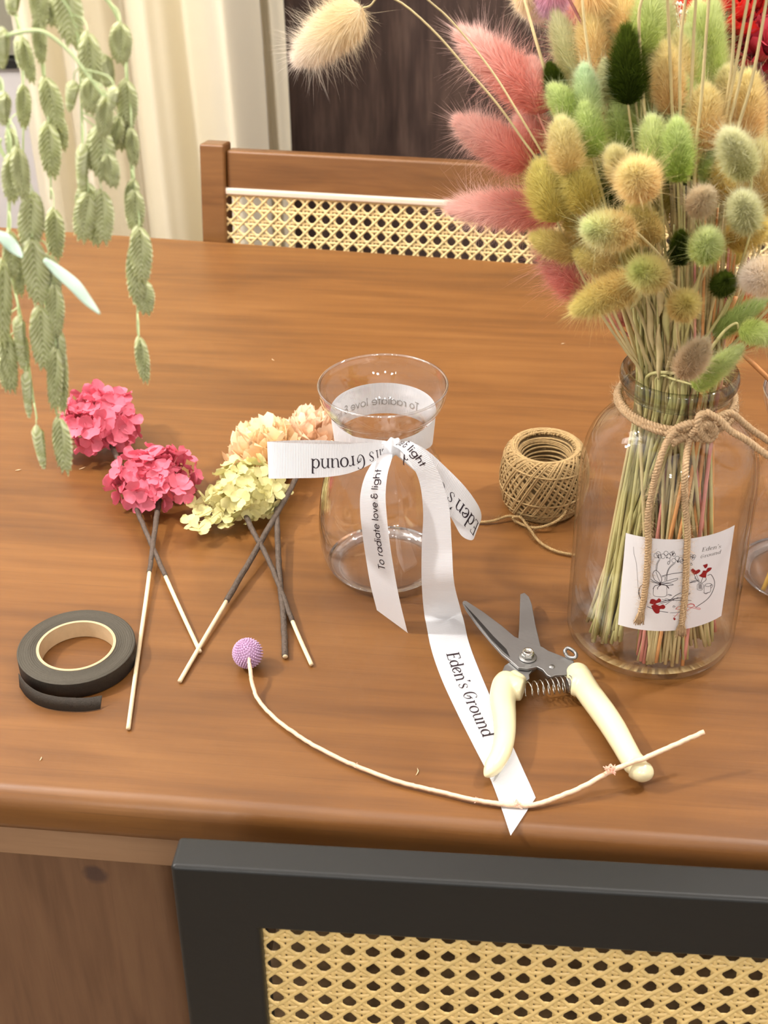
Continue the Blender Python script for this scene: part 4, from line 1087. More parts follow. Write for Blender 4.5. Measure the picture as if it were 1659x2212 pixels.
def hydrangea(base_pts, zs, stem_mats, C, rad, n, key, pet, ped, label, stem_split, seed, lobes=(), rs=1.0, skip=None):
    """C centre of the head, rad (x, y, z) radii; stem from px path"""
    rnd = random.Random(seed)
    t = empty('hydrangea_stem', (C.x, C.y, TZ), label, 'dried hydrangea')
    o_ = Vector(t.location)
    P = [pz(a, b, TZ + z) - o_ for (a, b), z in zip(base_pts, zs)]
    p = cat_rom(P, 60) if len(P) > 2 else [P[0].lerp(P[-1], i / 60) for i in range(61)]
    k = int(60 * stem_split)
    wob = [q + Vector((rnd.uniform(-1, 1), rnd.uniform(-1, 1), rnd.uniform(0, 1))) * .00022 for q in p[:k + 1]]
    tube('wrapped_stem', wob, np.linspace(.00235, .0019, k + 1), M['wrap'], t, 10)
    if stem_split < 1:
        tube('skewer', p[k:], .00155, M['bamboo'], t, 12)
    root = P[0]
    c0 = Vector(C) - o_
    mb = MB(); fl = floret_data(key, pet)
    spots = []
    for i in range(n):
        for _ in range(30):
            d = Vector((rnd.gauss(0, 1), rnd.gauss(0, 1), rnd.gauss(0, 1))).normalized()
            if d.z < -.45: continue
            if skip and skip(d): continue
            q = c0 + Vector((d.x * rad[0], d.y * rad[1], d.z * rad[2])) * rnd.uniform(.62, 1.08)
            if q.z < .004: q.z = .004 + rnd.random() * .004
            if all((q - s_[0]).length > .0072 * rs for s_ in spots): break
        spots.append((q, d))
    for (q, d) in spots:
        o = bpy.data.objects.new('floret', rnd.choice(fl)); COL.objects.link(o); o.parent = t
        o.location = q; dd = (d + Vector((rnd.uniform(-.6, .6), rnd.uniform(-.6, .6), rnd.uniform(-.2, .6)))).normalized()
        o.rotation_mode = 'QUATERNION'; o.rotation_quaternion = dd.to_track_quat('Z', 'Y') @ Quaternion((0, 0, 1), rnd.random() * 6.28)
        sc = rs * rnd.uniform(.82, 1.15); o.scale = (sc, sc, sc)
        mid = root.lerp(q, .55) + Vector((0, 0, .002))
        v, f = tube_vf(cat_rom([root, mid, q - dd * .001], 8), [.0006, .00045, .0004], 5); mb.add(v, f)
    mb.build('pedicels', ped, t, True)
    return t
H1 = pz(345, 1078, TZ + .012)
hydrangea([(345, 1072), (331, 1170), (318, 1275), (297, 1425), (277, 1574)], [.014, .009, .0055, .003, .002], None,
          pz(334, 1040, TZ + .020), (.0335, .030, .022), 50, 'pink', M['pink_pet'], M['pink_ped'],
          'rose pink hydrangea head on the longest bare skewer, nearest the tape roll', .42, 3, rs=1.06)
hydrangea([(240, 960), (262, 1010), (300, 1112), (372, 1278), (432, 1408)], [.018, .014, .010, .005, .0022], None,
          pz(216, 915, TZ + .026), (.031, .034, .026), 54, 'pink', M['pink_pet'], M['pink_ped'],
          'rose pink hydrangea head furthest left, partly behind the hanging sea oats', .70, 5, rs=1.08)
hydrangea([(518, 1078), (540, 1135), (585, 1220), (635, 1350), (673, 1436)], [.017, .013, .009, .005, .002], None,
          pz(530, 1062, TZ + .021), (.027, .030, .021), 44, 'green', M['green_pet'], M['green_ped'],
          'pale olive hydrangea head with spreading florets below the peach carnations', .74, 8, rs=.90)
# low spray of florets to the left of the olive head belongs to it
hg = [o for o in COL.objects if o.name.startswith('hydrangea_stem')][-1]
rnd = random.Random(4); mb = MB(); o_ = Vector(hg.location)
for (px, py) in [(420, 1090), (447, 1078), (412, 1128), (430, 1142), (455, 1128), (470, 1085), (482, 1115), (436, 1108), (498, 1130), (545, 1120), (570, 1110), (612, 1062), (600, 1080), (470, 1060), (520, 1105)]:
    o = bpy.data.objects.new('floret', rnd.choice(FLO['green'])); COL.objects.link(o); o.parent = hg
    q = pz(px, py, TZ + rnd.uniform(.009, .014)) - o_; o.location = q
    o.rotation_euler = (rnd.uniform(-.2, .6), rnd.uniform(-.4, .4), rnd.random() * 6.28); s_ = rnd.uniform(.78, .95); o.scale = (s_,) * 3
    r_ = pz(518, 1080, TZ + .016) - o_
    v, f = tube_vf(cat_rom([r_, r_.lerp(q, .5) + Vector((0, 0, .002)), q], 8), [.0005, .00035, .0003], 5); mb.add(v, f)
mb.build('pedicels', M['green_ped'], hg, True)

# ------------------------------------------------------------------ carnations
PET = []
for s in range(6):
    v, f = petal_vf(.021, .030, .38, .22, 12, 22, 50 + s, narrow=.12)
    me = bpy.data.meshes.new('petal'); me.from_pydata(v, [], f); me.polygons.foreach_set('use_smooth', np.ones(len(f), dtype=bool)); me.materials.append(M['peach_pet']); me.update(); PET.append(me)
def carnation(pts, zs, C, R_, axis, pm, n, label, split, seed):
    rnd = random.Random(seed); t = empty('carnation_stem', (C.x, C.y, TZ), label, 'dried carnation'); o_ = Vector(t.location)
    P = [pz(a, b, TZ + z) - o_ for (a, b), z in zip(pts, zs)]; p = cat_rom(P, 60); k = int(60 * split)
    tube('wrapped_stem', [q + Vector((rnd.uniform(-1, 1), rnd.uniform(-1, 1), rnd.uniform(0, 1))) * .00022 for q in p[:k + 1]], .0023, M['wrap'], t, 10)
    if split < 1: tube('skewer', p[k:], .00155, M['bamboo'], t, 12)
    else:
        v, f = tube_vf([p[-1], p[-1] + (p[-1] - p[-3]).normalized() * .0004], .0019, 12); new_mesh('cut_end', v, f, M['bamboo'], t)
    c0 = C - o_; ax = Vector(axis).normalized(); q0 = ax.to_track_quat('Z', 'Y')
    base = c0 - ax * R_ * .75
    for i in range(n):
        fr = (i + .5) / n; th = i * 2.39996 + rnd.uniform(-.2, .2)
        el = R(86) * (1 - fr) ** .75 - R(12)          # inner petals stand up, outer ones lie back
        me = rnd.choice(PET); o = bpy.data.objects.new('petal', me); COL.objects.link(o); o.parent = t
        o.rotation_mode = 'QUATERNION'
        o.rotation_quaternion = q0 @ Quaternion((0, 0, 1), th) @ Quaternion((0, 1, 0), -el) @ Quaternion((1, 0, 0), rnd.uniform(-.35, .35))
        o.location = base + ax * R_ * .25 * (1 - fr); s_ = R_ / .021 * rnd.uniform(1.15, 1.35) * (1.0 - .05 * fr); o.scale = (s_, s_, s_)
        o.material_slots[0].link = 'OBJECT'; o.material_slots[0].material = pm
    v, f = tube_vf([base - ax * .006, base - ax * .003, base + ax * .003], [.0022, .0042, .0055], 12); new_mesh('calyx', v, f, M['green_ped'], t)
carnation([(600, 1045), (597, 1090), (603, 1230), (612, 1330), (616, 1418)], [.016, .013, .008, .005, .003], pz(567, 962, TZ + .024), .0265, (-.25, .55, .8), M['peach_pet'], 38,
          'pale peach carnation at left of the pair, on a fully wrapped stem', 1.0, 2)
carnation([(655, 985), (636, 1040), (575, 1150), (500, 1280), (440, 1382), (388, 1472)], [.020, .017, .012, .006, .0035, .002], pz(677, 930, TZ + .024), .0225, (.25, .5, .8), M['peach2_pet'], 36,
          'blush peach carnation partly behind the ribbon loop beside the glass vase', .64, 6)

# ------------------------------------------------------------------ lilac drumstick flower
bc = pz(535, 1411, TZ + .012)
dr = empty('drumstick_flower', (bc.x, bc.y, TZ), 'small lilac ball flower on a long curved cream stem crossing the ribbon', 'dried flower')
o_ = Vector(dr.location); mb = MB(); br = .0092
n = 360
for i in range(n):
    z = 1 - 2 * (i + .5) / n; r = math.sqrt(1 - z * z); th = i * 2.39996; d = Vector((r * math.cos(th), r * math.sin(th), z))
    c = Vector((0, 0, .012)) + d * br
    v, f = tube_vf([c - d * .0015, c + d * .0004, c + d * .0013, c + d * .0017], [.00045, .00065, .00055, .0002], 6); mb.add(v, f)
v, f = lathe_vf([(max(.00001, br * math.sin(math.pi * k / 16)), .012 - br * math.cos(math.pi * k / 16)) for k in range(17)], 24); mb.add(v, f)
mb.build('flower_head', M['lilac'], dr, True)
path = [(538, 1422), (540, 1445), (546, 1480), (560, 1515), (598, 1555), (650, 1593), (700, 1622), (770, 1655), (850, 1685), (905, 1700), (965, 1714), (1030, 1729), (1095, 1738), (1150, 1739), (1205, 1722), (1262, 1698), (1318, 1667), (1365, 1647), (1395, 1637), (1460, 1608), (1521, 1581)]
zz = [.016, .014, .008, .004, .003, .003, .0035, .003, .003, .003, .003, .003, .003, .003, .005, .009, .014, .019, .0215, .025, .029]
sp = [pz(a, b, TZ + z) - o_ for (a, b), z in zip(path, zz)]
pp = [q + Vector((random.uniform(-1, 1), random.uniform(-1, 1), 0)) * .00022 for q in cat_rom(sp, 160)]
tube('curved_stem', pp, [.0010] + [.0014] * 12 + [.0016] * 10, M['pale_stem'], dr, 10)
mb = MB()
for (i, s_) in ((56, .6), (88, .6), (99, 1.0), (128, 1.3), (8, .4), (70, .4)):
    for k in range(int(26 * s_)):
        c = pp[i] + Vector((random.gauss(0, .0012), random.gauss(0, .0012), random.uniform(.0, .0022))) * s_; d = Vector((random.uniform(-1, 1), random.uniform(-1, 1), random.uniform(-.2, 1))).normalized() * .0022 * s_
        w = d.cross(Vector((0, 0, 1))).normalized() * .0005 * s_
        mb.add([c - w, c + w, c + d + w * .6, c + d - w * .6], [(0, 1, 2, 3)])
mb.build('bract_scraps', M['straw_pink'], dr)

# ------------------------------------------------------------------ small scraps on the table
for (px, py, l, a_, lab_) in ((900, 1668, .0065, 1.35, 'tiny forked cream plant fibre on the table below the lilac stem'), (40, 1016, .0050, .25, 'tiny pale plant fibre at the left edge left of the pink hydrangea'),
                            (1216, 743, .0040, .2, 'tiny white husk lying left of the bunny tails behind the twine ball'), (590, 778, .0045, -.8, 'tiny white scrap lying behind and left of the glass vase'),
                            (178, 1012, .0060, .5, 'curled pale fibre beside the lowest sea oat tip'), (88, 1640, .0035, 1.4, 'tiny cream speck near the front left table edge')):
    o0 = pz(px, py, TZ)
    d = Vector((math.cos(a_), math.sin(a_) * 1.4, 0)).normalized()
    pts = [d * -l * .5 + Vector((0, 0, .0005)), d.cross(Vector((0, 0, 1))) * l * .15 + Vector((0, 0, .0009)), d * l * .5 + Vector((0, 0, .0005))]
    v, f = tube_vf(cat_rom(pts, 10), [.00015, .0004, .0001], 5); o = new_mesh('plant_scrap', v, f, M['fibre']); o.location = o0
    tag(o, lab_, 'plant scrap', 'loose scraps on the table')
# ------------------------------------------------------------------ bunny tail seed heads
def fuzz_mesh(name, L, Rr, n, hl, seed, point=.35, long_n=0, wid=.00011, blunt=.8):
    r_ = np.random.default_rng(seed)
    V = []; F = []
    # core
    nu, nv = 14, 16
    def prof(u): return Rr * .62 * (np.sin(np.pi * np.clip(u, 0, 1) ** .85) ** blunt) * (1 - point * u) * 1.12
    for i in range(nu + 1):
        u = i / nu
        for k in range(nv):
            a = 2 * math.pi * k / nv; rr = prof(u) * .97 + 1e-5
            V.append((rr * math.cos(a), rr * math.sin(a), L * (.02 + .90 * u)))
    for i in range(nu):
        for k in range(nv): F.append((i * nv + k, i * nv + (k + 1) % nv, (i + 1) * nv + (k + 1) % nv, (i + 1) * nv + k))
    tt = [p[2] / L for p in V]
    for j in range(n + long_n):
        lng = j >= n
        u = r_.random() ** .9; a = r_.random() * 2 * math.pi; rr = float(prof(np.array(u)))
        p = np.array([rr * math.cos(a), rr * math.sin(a), L * (.02 + .90 * u)])
        out = np.array([math.cos(a), math.sin(a), 0.]); el = .80 + .55 * u + r_.normal(0, .25) if not lng else .55 + r_.normal(0, .4)
        if u > .93: el = 1.5
        d = out * math.cos(el) + np.array([0, 0, 1.]) * math.sin(el) + r_.normal(0, .16, 3)
        d /= np.linalg.norm(d)
        l = hl * r_.uniform(.55, 1.1) * (1 if not lng else r_.uniform(1.4, 2.6))
        s = np.cross(d, out + r_.normal(0, .5, 3)); s /= (np.linalg.norm(s) + 1e-9); w = wid * (1 if not lng else .62)
        bend = out * .15 * l
        m = p + d * l * .55 + bend * .3; e = p + d * l + bend
        b = len(V); V += [tuple(p - s * w), tuple(p + s * w), tuple(m + s * w * .7), tuple(m - s * w * .7), tuple(e)]
        F += [(b, b + 1, b + 2, b + 3), (b + 3, b + 2, b + 4)]
        tv = min(1, max(0, p[2] / L)); tt += [tv, tv, tv + .10, tv + .10, tv + .2]
    me = bpy.data.meshes.new(name); me.from_pydata(V, [], F); me.polygons.foreach_set('use_smooth', np.ones(len(F), dtype=bool))
    at = me.attributes.new('t', 'FLOAT', 'POINT'); at.data.foreach_set('value', np.array(tt, dtype=np.float32))
    me.update(); return me
def fuzz_mat(name, base, tip, p0=.35, p1=1.05):
    m = bpy.data.materials.new(name); m.use_nodes = True; nt = m.node_tree; L = nt.links; b = nt.nodes['Principled BSDF']
    pale = lambda c, k: tuple(a ** (1 - k) for a in c[:3]) + (1,)
    kk = .02 if name.startswith('dark') else .30
    base = pale(base, kk); tip = pale(tip, kk)
    at = nt.nodes.new('ShaderNodeAttribute'); at.attribute_name = 't'
    mr = nt.nodes.new('ShaderNodeMapRange'); mr.inputs[1].default_value = p0; mr.inputs[2].default_value = p1; L.new(at.outputs['Fac'], mr.inputs[0])
    mx = nt.nodes.new('ShaderNodeMix'); mx.data_type = 'RGBA'; mx.inputs[6].default_value = base; mx.inputs[7].default_value = tip; L.new(mr.outputs[0], mx.inputs[0])
    L.new(mx.outputs[2], b.inputs['Base Color']); b.inputs['Roughness'].default_value = .75; b.inputs['Specular IOR Level'].default_value = .15
    tr = nt.nodes.new('ShaderNodeBsdfTranslucent'); L.new(mx.outputs[2], tr.inputs[0]); ms = nt.nodes.new('ShaderNodeMixShader'); ms.inputs[0].default_value = .45
    L.new(b.outputs[0], ms.inputs[1]); L.new(tr.outputs[0], ms.inputs[2]); L.new(ms.outputs[0], nt.nodes['Material Output'].inputs[0]); return m
FM = {
 'cream': fuzz_mat('cream_fuzz', srgb(250, 226, 178), srgb(255, 240, 222)),
 'pink': fuzz_mat('coral_pink_fuzz', srgb(252, 150, 128), srgb(255, 206, 192), .2, .85),
 'rose': fuzz_mat('rose_pink_fuzz', srgb(252, 158, 140), srgb(252, 198, 186)),
 'lilac': fuzz_mat('lilac_pink_fuzz', srgb(226, 156, 178), srgb(222, 190, 222)),
 'dark': fuzz_mat('dark_green_fuzz', srgb(58, 72, 16), srgb(92, 108, 34)),
 'lime': fuzz_mat('lime_green_fuzz', srgb(204, 218, 112), srgb(228, 236, 168)),
 'green': fuzz_mat('fresh_green_fuzz', srgb(178, 202, 78), srgb(214, 228, 148), .3, 1.0),
 'mint': fuzz_mat('mint_green_fuzz', srgb(214, 226, 146), srgb(214, 236, 190)),
 'yellow': fuzz_mat('pale_yellow_fuzz', srgb(242, 212, 132), srgb(240, 232, 170)),
 'peach': fuzz_mat('peach_yellow_fuzz', srgb(250, 210, 136), srgb(246, 230, 160)),
 'olive': fuzz_mat('olive_yellow_fuzz', srgb(220, 198, 92), srgb(230, 218, 124)),
 'tan': fuzz_mat('golden_tan_fuzz', srgb(222, 190, 108), srgb(230, 214, 124), .4, 1.0),
 'gold': fuzz_mat('golden_fuzz', srgb(226, 188, 84), srgb(236, 214, 120)),
 'beige': fuzz_mat('beige_fuzz', srgb(222, 192, 148), srgb(232, 212, 174)),
 'sage': fuzz_mat('sage_fuzz', srgb(212, 208, 140), srgb(228, 226, 178)),
 'ymint': fuzz_mat('yellow_fuzz_mint_tip', srgb(240, 204, 128), srgb(220, 230, 160), .30, 1.1),
 'limetan': fuzz_mat('tan_fuzz_lime_tip', srgb(230, 200, 122), srgb(220, 228, 134), .30, 1.1),
 'leafg': fuzz_mat('soft_leaf_green_fuzz', srgb(172, 192, 96), srgb(194, 212, 128)),
}
HEADS = {
 'n': [fuzz_mesh('seed_head', .040, .012, 9000, .0085, s, point=.18, long_n=420, blunt=.5) for s in (1, 2)],
 'long': [fuzz_mesh('seed_head', .060, .013, 12000, .0110, s, point=.38, long_n=800, blunt=.42) for s in (3, 4)],
 'dark': [fuzz_mesh('seed_head', .040, .012, 8000, .0080, 5, long_n=120, point=.5, blunt=.5)],
 'fat': [fuzz_mesh('seed_head', .034, .014, 9000, .0085, 6, long_n=260, point=.12, blunt=.5)],
}
JC = Vector((JX.x, JX.y, 0))
group_stems = {'mid': [], 'left': [], 'right': []}
STM = {'pink': 'straw_p', 'rose': 'straw_p', 'lilac': 'straw_m', 'green': 'straw_g', 'lime': 'straw_g', 'mint': 'straw_g', 'sage': 'straw_g', 'leafg': 'straw_g'}
def in_neck(px_off, dep):
    """a point in the neck opening: px_off -1..1 across, dep -1..1 front to back"""
    return Vector((JX.x + px_off * .0275, JX.y + dep * math.sqrt(max(0, 1 - px_off ** 2)) * .0250, 0))
def bunny(label, cx_, cy_, l, w, ang, kind, col, dy, neck=None, bottom=None, arch=None, group=None, smat=None, seed=0):
    rnd = random.Random(int(cx_ * 7 + cy_ * 13) + seed); Y = JX.y + dy; a = R(ang)
    base = py_(cx_ - math.cos(a) * l / 2, cy_ + math.sin(a) * l / 2, Y); tip = py_(cx_ + math.cos(a) * l / 2, cy_ - math.sin(a) * l / 2, Y)
    # heads lean out of the picture plane as well: outer ones fan away from the jar axis
    d = tip - base; L_ = d.length
    d = d + Vector((0, 1, 0)) * (dy * 1.2 if abs(dy) > .02 else 0) * .35; d = d.normalized() * L_
    t = empty('bunny_tail', base, label, 'dried flower', group or 'bunny tails in the jar')
    me = rnd.choice(HEADS[kind]); o = bpy.data.objects.new('seed_head', me); COL.objects.link(o); o.parent = t
    o.rotation_mode = 'QUATERNION'; o.rotation_quaternion = Vector((0, 0, 1)).rotation_difference(d.normalized()) @ Quaternion((0, 0, 1), rnd.random() * 6.28)
    ml, mr = {'n': (.0425, .0122), 'long': (.066, .0135), 'dark': (.043, .0122), 'fat': (.037, .0137)}[kind]
    wm = w / FPX * (base - CAM).length
    o.scale = (wm / 2 / mr * 1.10, wm / 2 / mr * 1.10, L_ / ml * 1.04)
    if not me.materials: me.materials.append(FM['cream'])
    o.material_slots[0].link = 'OBJECT'; o.material_slots[0].material = FM[col]
    # stem: from the head through the neck into the jar
    if neck is None:
        nx_ = max(-.92, min(.92, (cx_ - 1475) / 300 + rnd.uniform(-.35, .35))); neck = (nx_, max(-.85, min(.85, dy * 9 + rnd.uniform(-.35, .35))))
    if bottom is None: bottom = rnd.choices(['left', 'mid', 'right'], [.48, .32, .20] if neck[0] < .15 else [.08, .62, .30])[0]
    if col in ('lime', 'green', 'mint', 'sage', 'leafg') and rnd.random() < .75: bottom = 'left'; neck = (min(neck[0], rnd.uniform(-.9, .1)), neck[1])
    if col in ('pink', 'rose', 'lilac'): bottom = 'mid'; neck = (rnd.uniform(-.1, .45), neck[1])
    n_ = in_neck(*neck)
    n1 = Vector((n_.x, n_.y, TZ + .2105)); n2 = Vector((n_.x * .6 + JX.x * .4 + (n_.x - JX.x) * .35, n_.y, TZ + .186))
    if bottom == 'left': e = pz(rnd.uniform(1268, 1345), rnd.uniform(1335, 1392), TZ + rnd.uniform(.010, .018))
    elif bottom == 'mid': e = pz(rnd.uniform(1376, 1480), rnd.uniform(1405, 1442), TZ + rnd.uniform(.0085, .014))
    else: e = pz(rnd.uniform(1490, 1545), rnd.uniform(1360, 1400), TZ + rnd.uniform(.012, .020))
    q = e - JC; q.z = 0
    if q.length > .051: q *= .051 / q.length; e = Vector((JC.x + q.x, JC.y + q.y, e.z))
    mid_ = n2.lerp(e, .45) + Vector((rnd.uniform(-1, 1), rnd.uniform(-1, 1), 0)) * .002
    up = base - d.normalized() * min(.035, (base - n1).length * .3)
    if arch: pts = [base] + [py_(a_, b_, JX.y + dd_) for a_, b_, dd_ in arch] + [n1, n2, mid_, e]
    elif base.z < TZ + .245: pts = [base + d.normalized() * .003, base.lerp(n1, .5) + Vector((0, 0, .002)), n1, n2, mid_, e]
    else:
        pts = [base + d.normalized() * .003, base - d.normalized() * .006, up.lerp(n1, .35), n1.lerp(up, .25), n1, n2, mid_, e]
        # stems swing in gently when the head points sideways or droops
        if d.normalized().z < .35: pts[2] = up.lerp(n1, .30) + Vector((0, 0, .004))
    c = cat_rom(pts, 44)
    v, f = tube_vf([p - base for p in c], [.0005, .0006, .0007, .0010, .00125] if arch and len(arch) > 5 else [.00065, .00085, .0011, .00125, .00125, .00125], 6)
    sm = smat or STM.get(col, 'straw')
    new_mesh('stem', v, f, M[sm], t)
    # papery sheath half way on some stems
    return t
B = [
 ('cream bunny tail drooping alone at the end of its arched stem against the dark door', 706, 84, 205, 92, 221, 'long', 'cream', .03, (-.75, .1), 'mid', [(800, 12, .03), (822, -8, .03), (870, 8, .03), (942, 72, .025), (1010, 150, .02), (1080, 232, .015), (1150, 330, .01), (1260, 470, .005), (1350, 640, .0)]),
 ('long coral pink bunny tail, topmost of those leaning left before the dark door', 1078, 148, 245, 88, 142, 'long', 'pink', .04),
 ('short upright coral pink bunny tail beside the small dark green one', 1158, 190, 120, 76, 100, 'n', 'pink', .035),
 ('coral pink bunny tail reaching left over the far chair top rail', 1062, 312, 195, 84, 152, 'long', 'pink', .03),
 ('short coral pink bunny tail tucked above the chair rail beneath the arched stem', 1150, 282, 105, 74, 115, 'n', 'pink', .045),
 ('long coral pink bunny tail lying level across the cane of the far chair', 1090, 462, 265, 84, 182, 'long', 'pink', .035),
 ('coral pink bunny tail low on the left, behind the tan ones over the table', 1210, 575, 165, 84, 128, 'long', 'rose', .03),
 ('small coral pink bunny tail peeking below the golden one at lower left', 1338, 668, 80, 46, 118, 'n', 'rose', .02),
 ('small dark green bunny tail at the upper left of the bunch', 1198, 176, 84, 50, 108, 'dark', 'dark', .02),
 ('large dark green bunny tail standing high in the middle', 1356, 142, 172, 84, 92, 'dark', 'dark', .0),
 ('lilac pink bunny tail cut by the top frame edge', 1196, 8, 110, 70, 272, 'n', 'lilac', .05),
 ('pale cream bunny tail at top, left of the lilac one', 1160, 22, 120, 66, 300, 'n', 'cream', .06),
 ('soft pink bunny tail behind the top yellow ones', 1250, 55, 190, 84, 100, 'long', 'rose', .065),
 ('peach yellow bunny tail cut by the top frame edge', 1300, 18, 140, 82, 300, 'n', 'peach', .035),
 ('slim sage bunny tail leaning at the upper left of the bunch', 1228, 112, 165, 58, 108, 'n', 'sage', .035),
 ('peach yellow bunny tail left of the large dark green one', 1288, 112, 150, 68, 104, 'n', 'peach', .025),
 ('lime green bunny tail right of the large dark green one, cut by the top edge', 1400, 46, 150, 68, 82, 'n', 'lime', .02),
 ('mint tipped bunny tail with rounded end left of centre', 1268, 208, 132, 54, 96, 'n', 'mint', .0),
 ('green bunny tail leaning left above the yellow ones', 1224, 230, 110, 58, 128, 'n', 'green', .0),
 ('fresh green bunny tail below the mint tipped one', 1272, 282, 120, 62, 100, 'n', 'green', -.01),
 ('pale yellow bunny tail at left below the green leaning one', 1221, 318, 126, 70, 100, 'n', 'yellow', -.02),
 ('slim pale yellow bunny tail between the mint tipped and large dark green ones', 1307, 178, 96, 36, 92, 'n', 'sage', .015),
 ('fresh green bunny tail in the middle just below the large dark green one', 1342, 278, 116, 60, 104, 'n', 'green', .01),
 ('peach bunny tail right of the large dark green one', 1444, 172, 156, 66, 94, 'n', 'peach', .01),
 ('pale sage bunny tail between the dark green and peach ones', 1407, 112, 140, 52, 90, 'n', 'sage', .025),
 ('broad lime bunny tail in the upper right of the bunch', 1498, 150, 170, 62, 92, 'n', 'lime', .03),
 ('tall slim lime bunny tail before the scarlet flowers', 1548, 90, 215, 46, 88, 'long', 'lime', .035),
 ('peach yellow bunny tail above the drooping sage one', 1524, 258, 140, 78, 90, 'n', 'peach', -.01),
 ('peach yellow bunny tail at the right edge below the crimson flowers', 1617, 232, 150, 70, 88, 'n', 'peach', .0),
 ('light green bunny tail, left of the touching pair in the centre', 1415, 318, 130, 64, 98, 'n', 'lime', -.02),
 ('light green bunny tail, right of the touching pair in the centre', 1459, 318, 150, 64, 94, 'n', 'green', -.025),
 ('pale green bunny tail between the centre pair and the peach ones', 1475, 232, 130, 56, 88, 'n', 'lime', .015),
 ('peach tinted round bunny tail facing forward in the centre', 1369, 368, 106, 88, 118, 'fat', 'peach', -.045),
 ('pale yellow bunny tail directly behind the forward facing peach one', 1334, 350, 104, 58, 112, 'n', 'yellow', -.025),
 ('drooping pale sage bunny tail at right below the peach ones', 1582, 316, 146, 70, 118, 'n', 'sage', -.045),
 ('broad olive yellow bunny tail at the left side of the bunch', 1185, 415, 135, 86, 108, 'fat', 'olive', -.01),
 ('olive yellow bunny tail right of the broad left one', 1250, 405, 120, 72, 112, 'n', 'olive', -.02),
 ('dark green bunny tail deep between the yellow ones left of centre', 1322, 412, 116, 56, 112, 'dark', 'dark', .0),
 ('pale yellow bunny tail with a mint tip pointing left', 1300, 478, 138, 78, 158, 'n', 'ymint', -.055),
 ('olive bunny tail leaning left below the forward facing peach one', 1384, 470, 126, 62, 122, 'n', 'tan', -.03),
 ('beige bunny tail right of the dark green ones in the middle', 1512, 418, 84, 56, 76, 'n', 'beige', -.04),
 ('sage bunny tail at right leaning above the golden ones', 1597, 436, 120, 66, 110, 'n', 'sage', -.05),
 ('lime bunny tail seen end on, right of the dark green one', 1518, 505, 104, 64, 92, 'fat', 'lime', -.055),
 ('dark green bunny tail in the lower middle above the stems', 1464, 520, 98, 50, 94, 'dark', 'dark', -.035),
 ('dark green bunny tail above the lower middle one, half hidden', 1482, 420, 90, 44, 84, 'dark', 'dark', .0),
 ('golden bunny tail at the right edge under the sage one', 1612, 492, 110, 64, 40, 'n', 'gold', -.03),
 ('golden bunny tail behind the golden one at the right edge', 1652, 470, 110, 60, 80, 'n', 'gold', -.01),
 ('tan bunny tail pointing left above the low coral pink one', 1202, 530, 112, 58, 160, 'n', 'tan', -.01),
 ('short tan bunny tail right of the left pointing tan one', 1288, 562, 96, 58, 160, 'n', 'tan', -.02),
 ('tan bunny tail with a lime tip, lower left of the stems', 1384, 568, 112, 70, 142, 'n', 'limetan', -.06),
 ('long golden bunny tail lowest on the left, pointing left', 1292, 626, 172, 72, 193, 'long', 'tan', -.05),
 ('small round tan bunny tail in front of the stems', 1474, 633, 80, 62, 82, 'fat', 'tan', -.06),
 ('small round dark green bunny tail low on the right', 1560, 592, 68, 54, 78, 'dark', 'dark', -.045),
 ('cream bunny tail low at the right edge above the orange tuft', 1632, 582, 110, 76, 165, 'fat', 'cream', -.05),
 ('beige bunny tail hanging lowest, just above the jar lip', 1493, 755, 122, 60, 68, 'n', 'beige', -.045),
 ('lime bunny tail lowest at the right edge beside its hooked stem', 1640, 708, 90, 50, 3, 'n', 'lime', -.04, (.3, -.3), 'right', [(1590, 698, -.04), (1565, 715, -.04), (1535, 755, -.038), (1505, 805, -.030)]),
 ('long leaf green bunny tail slanting right above the jar lip', 1600, 682, 150, 44, 34, 'long', 'leafg', -.015),
 ('long yellow green bunny tail slanting over the right of the jar lip', 1548, 778, 160, 46, 50, 'long', 'lime', -.035),
 ('pale yellow bunny tail at the right edge between the peach and sage ones', 1648, 372, 130, 66, 92, 'n', 'yellow', -.01),
 ('tan yellow bunny tail behind the drooping sage one', 1560, 392, 100, 60, 96, 'n', 'gold', -.015),
 ('green bunny tail just below the drooping sage one', 1535, 365, 90, 46, 80, 'n', 'green', -.01),
 ('olive bunny tail behind the mint tipped yellow one', 1348, 540, 110, 60, 130, 'n', 'olive', .0),
 ('yellow bunny tail behind the mint and slim pale ones', 1300, 240, 110, 50, 98, 'n', 'yellow', .03),
 ('yellow bunny tail high behind the lime and peach ones', 1575, 205, 120, 60, 92, 'n', 'yellow', .02),
 ('olive yellow bunny tail behind the left pair in the middle', 1290, 350, 110, 60, 104, 'n', 'olive', .02),
 ('yellow bunny tail behind the centre green pair', 1440, 250, 120, 60, 94, 'n', 'yellow', .035),
 ('pale lime bunny tail at top behind the slim pale yellow one', 1335, 220, 100, 44, 96, 'n', 'mint', .04),
]
for r_ in B: bunny(*r_)
FILL = [('olive', [(1245, 470), (1300, 415), (1222, 372), (1420, 440), (1350, 610), (1265, 540), (1640, 430), (1585, 520)]),
        ('yellow', [(1262, 330), (1388, 300), (1405, 215), (1490, 340), (1568, 285), (1340, 110), (1470, 130), (1635, 310), (1500, 300), (1310, 300), (1420, 165), (1385, 400)]),
        ('lime', [(1300, 140), (1490, 185), (1528, 160), (1378, 235), (1450, 400), (1245, 175), (1330, 470), (1520, 60), (1440, 95), (1560, 345)]),
        ('sage', [(1335, 165), (1262, 150), (1555, 450), (1430, 30), (1372, 330), (1545, 120)]),
        ('peach', [(1285, 75), (1480, 280), (1570, 250), (1350, 30)])]
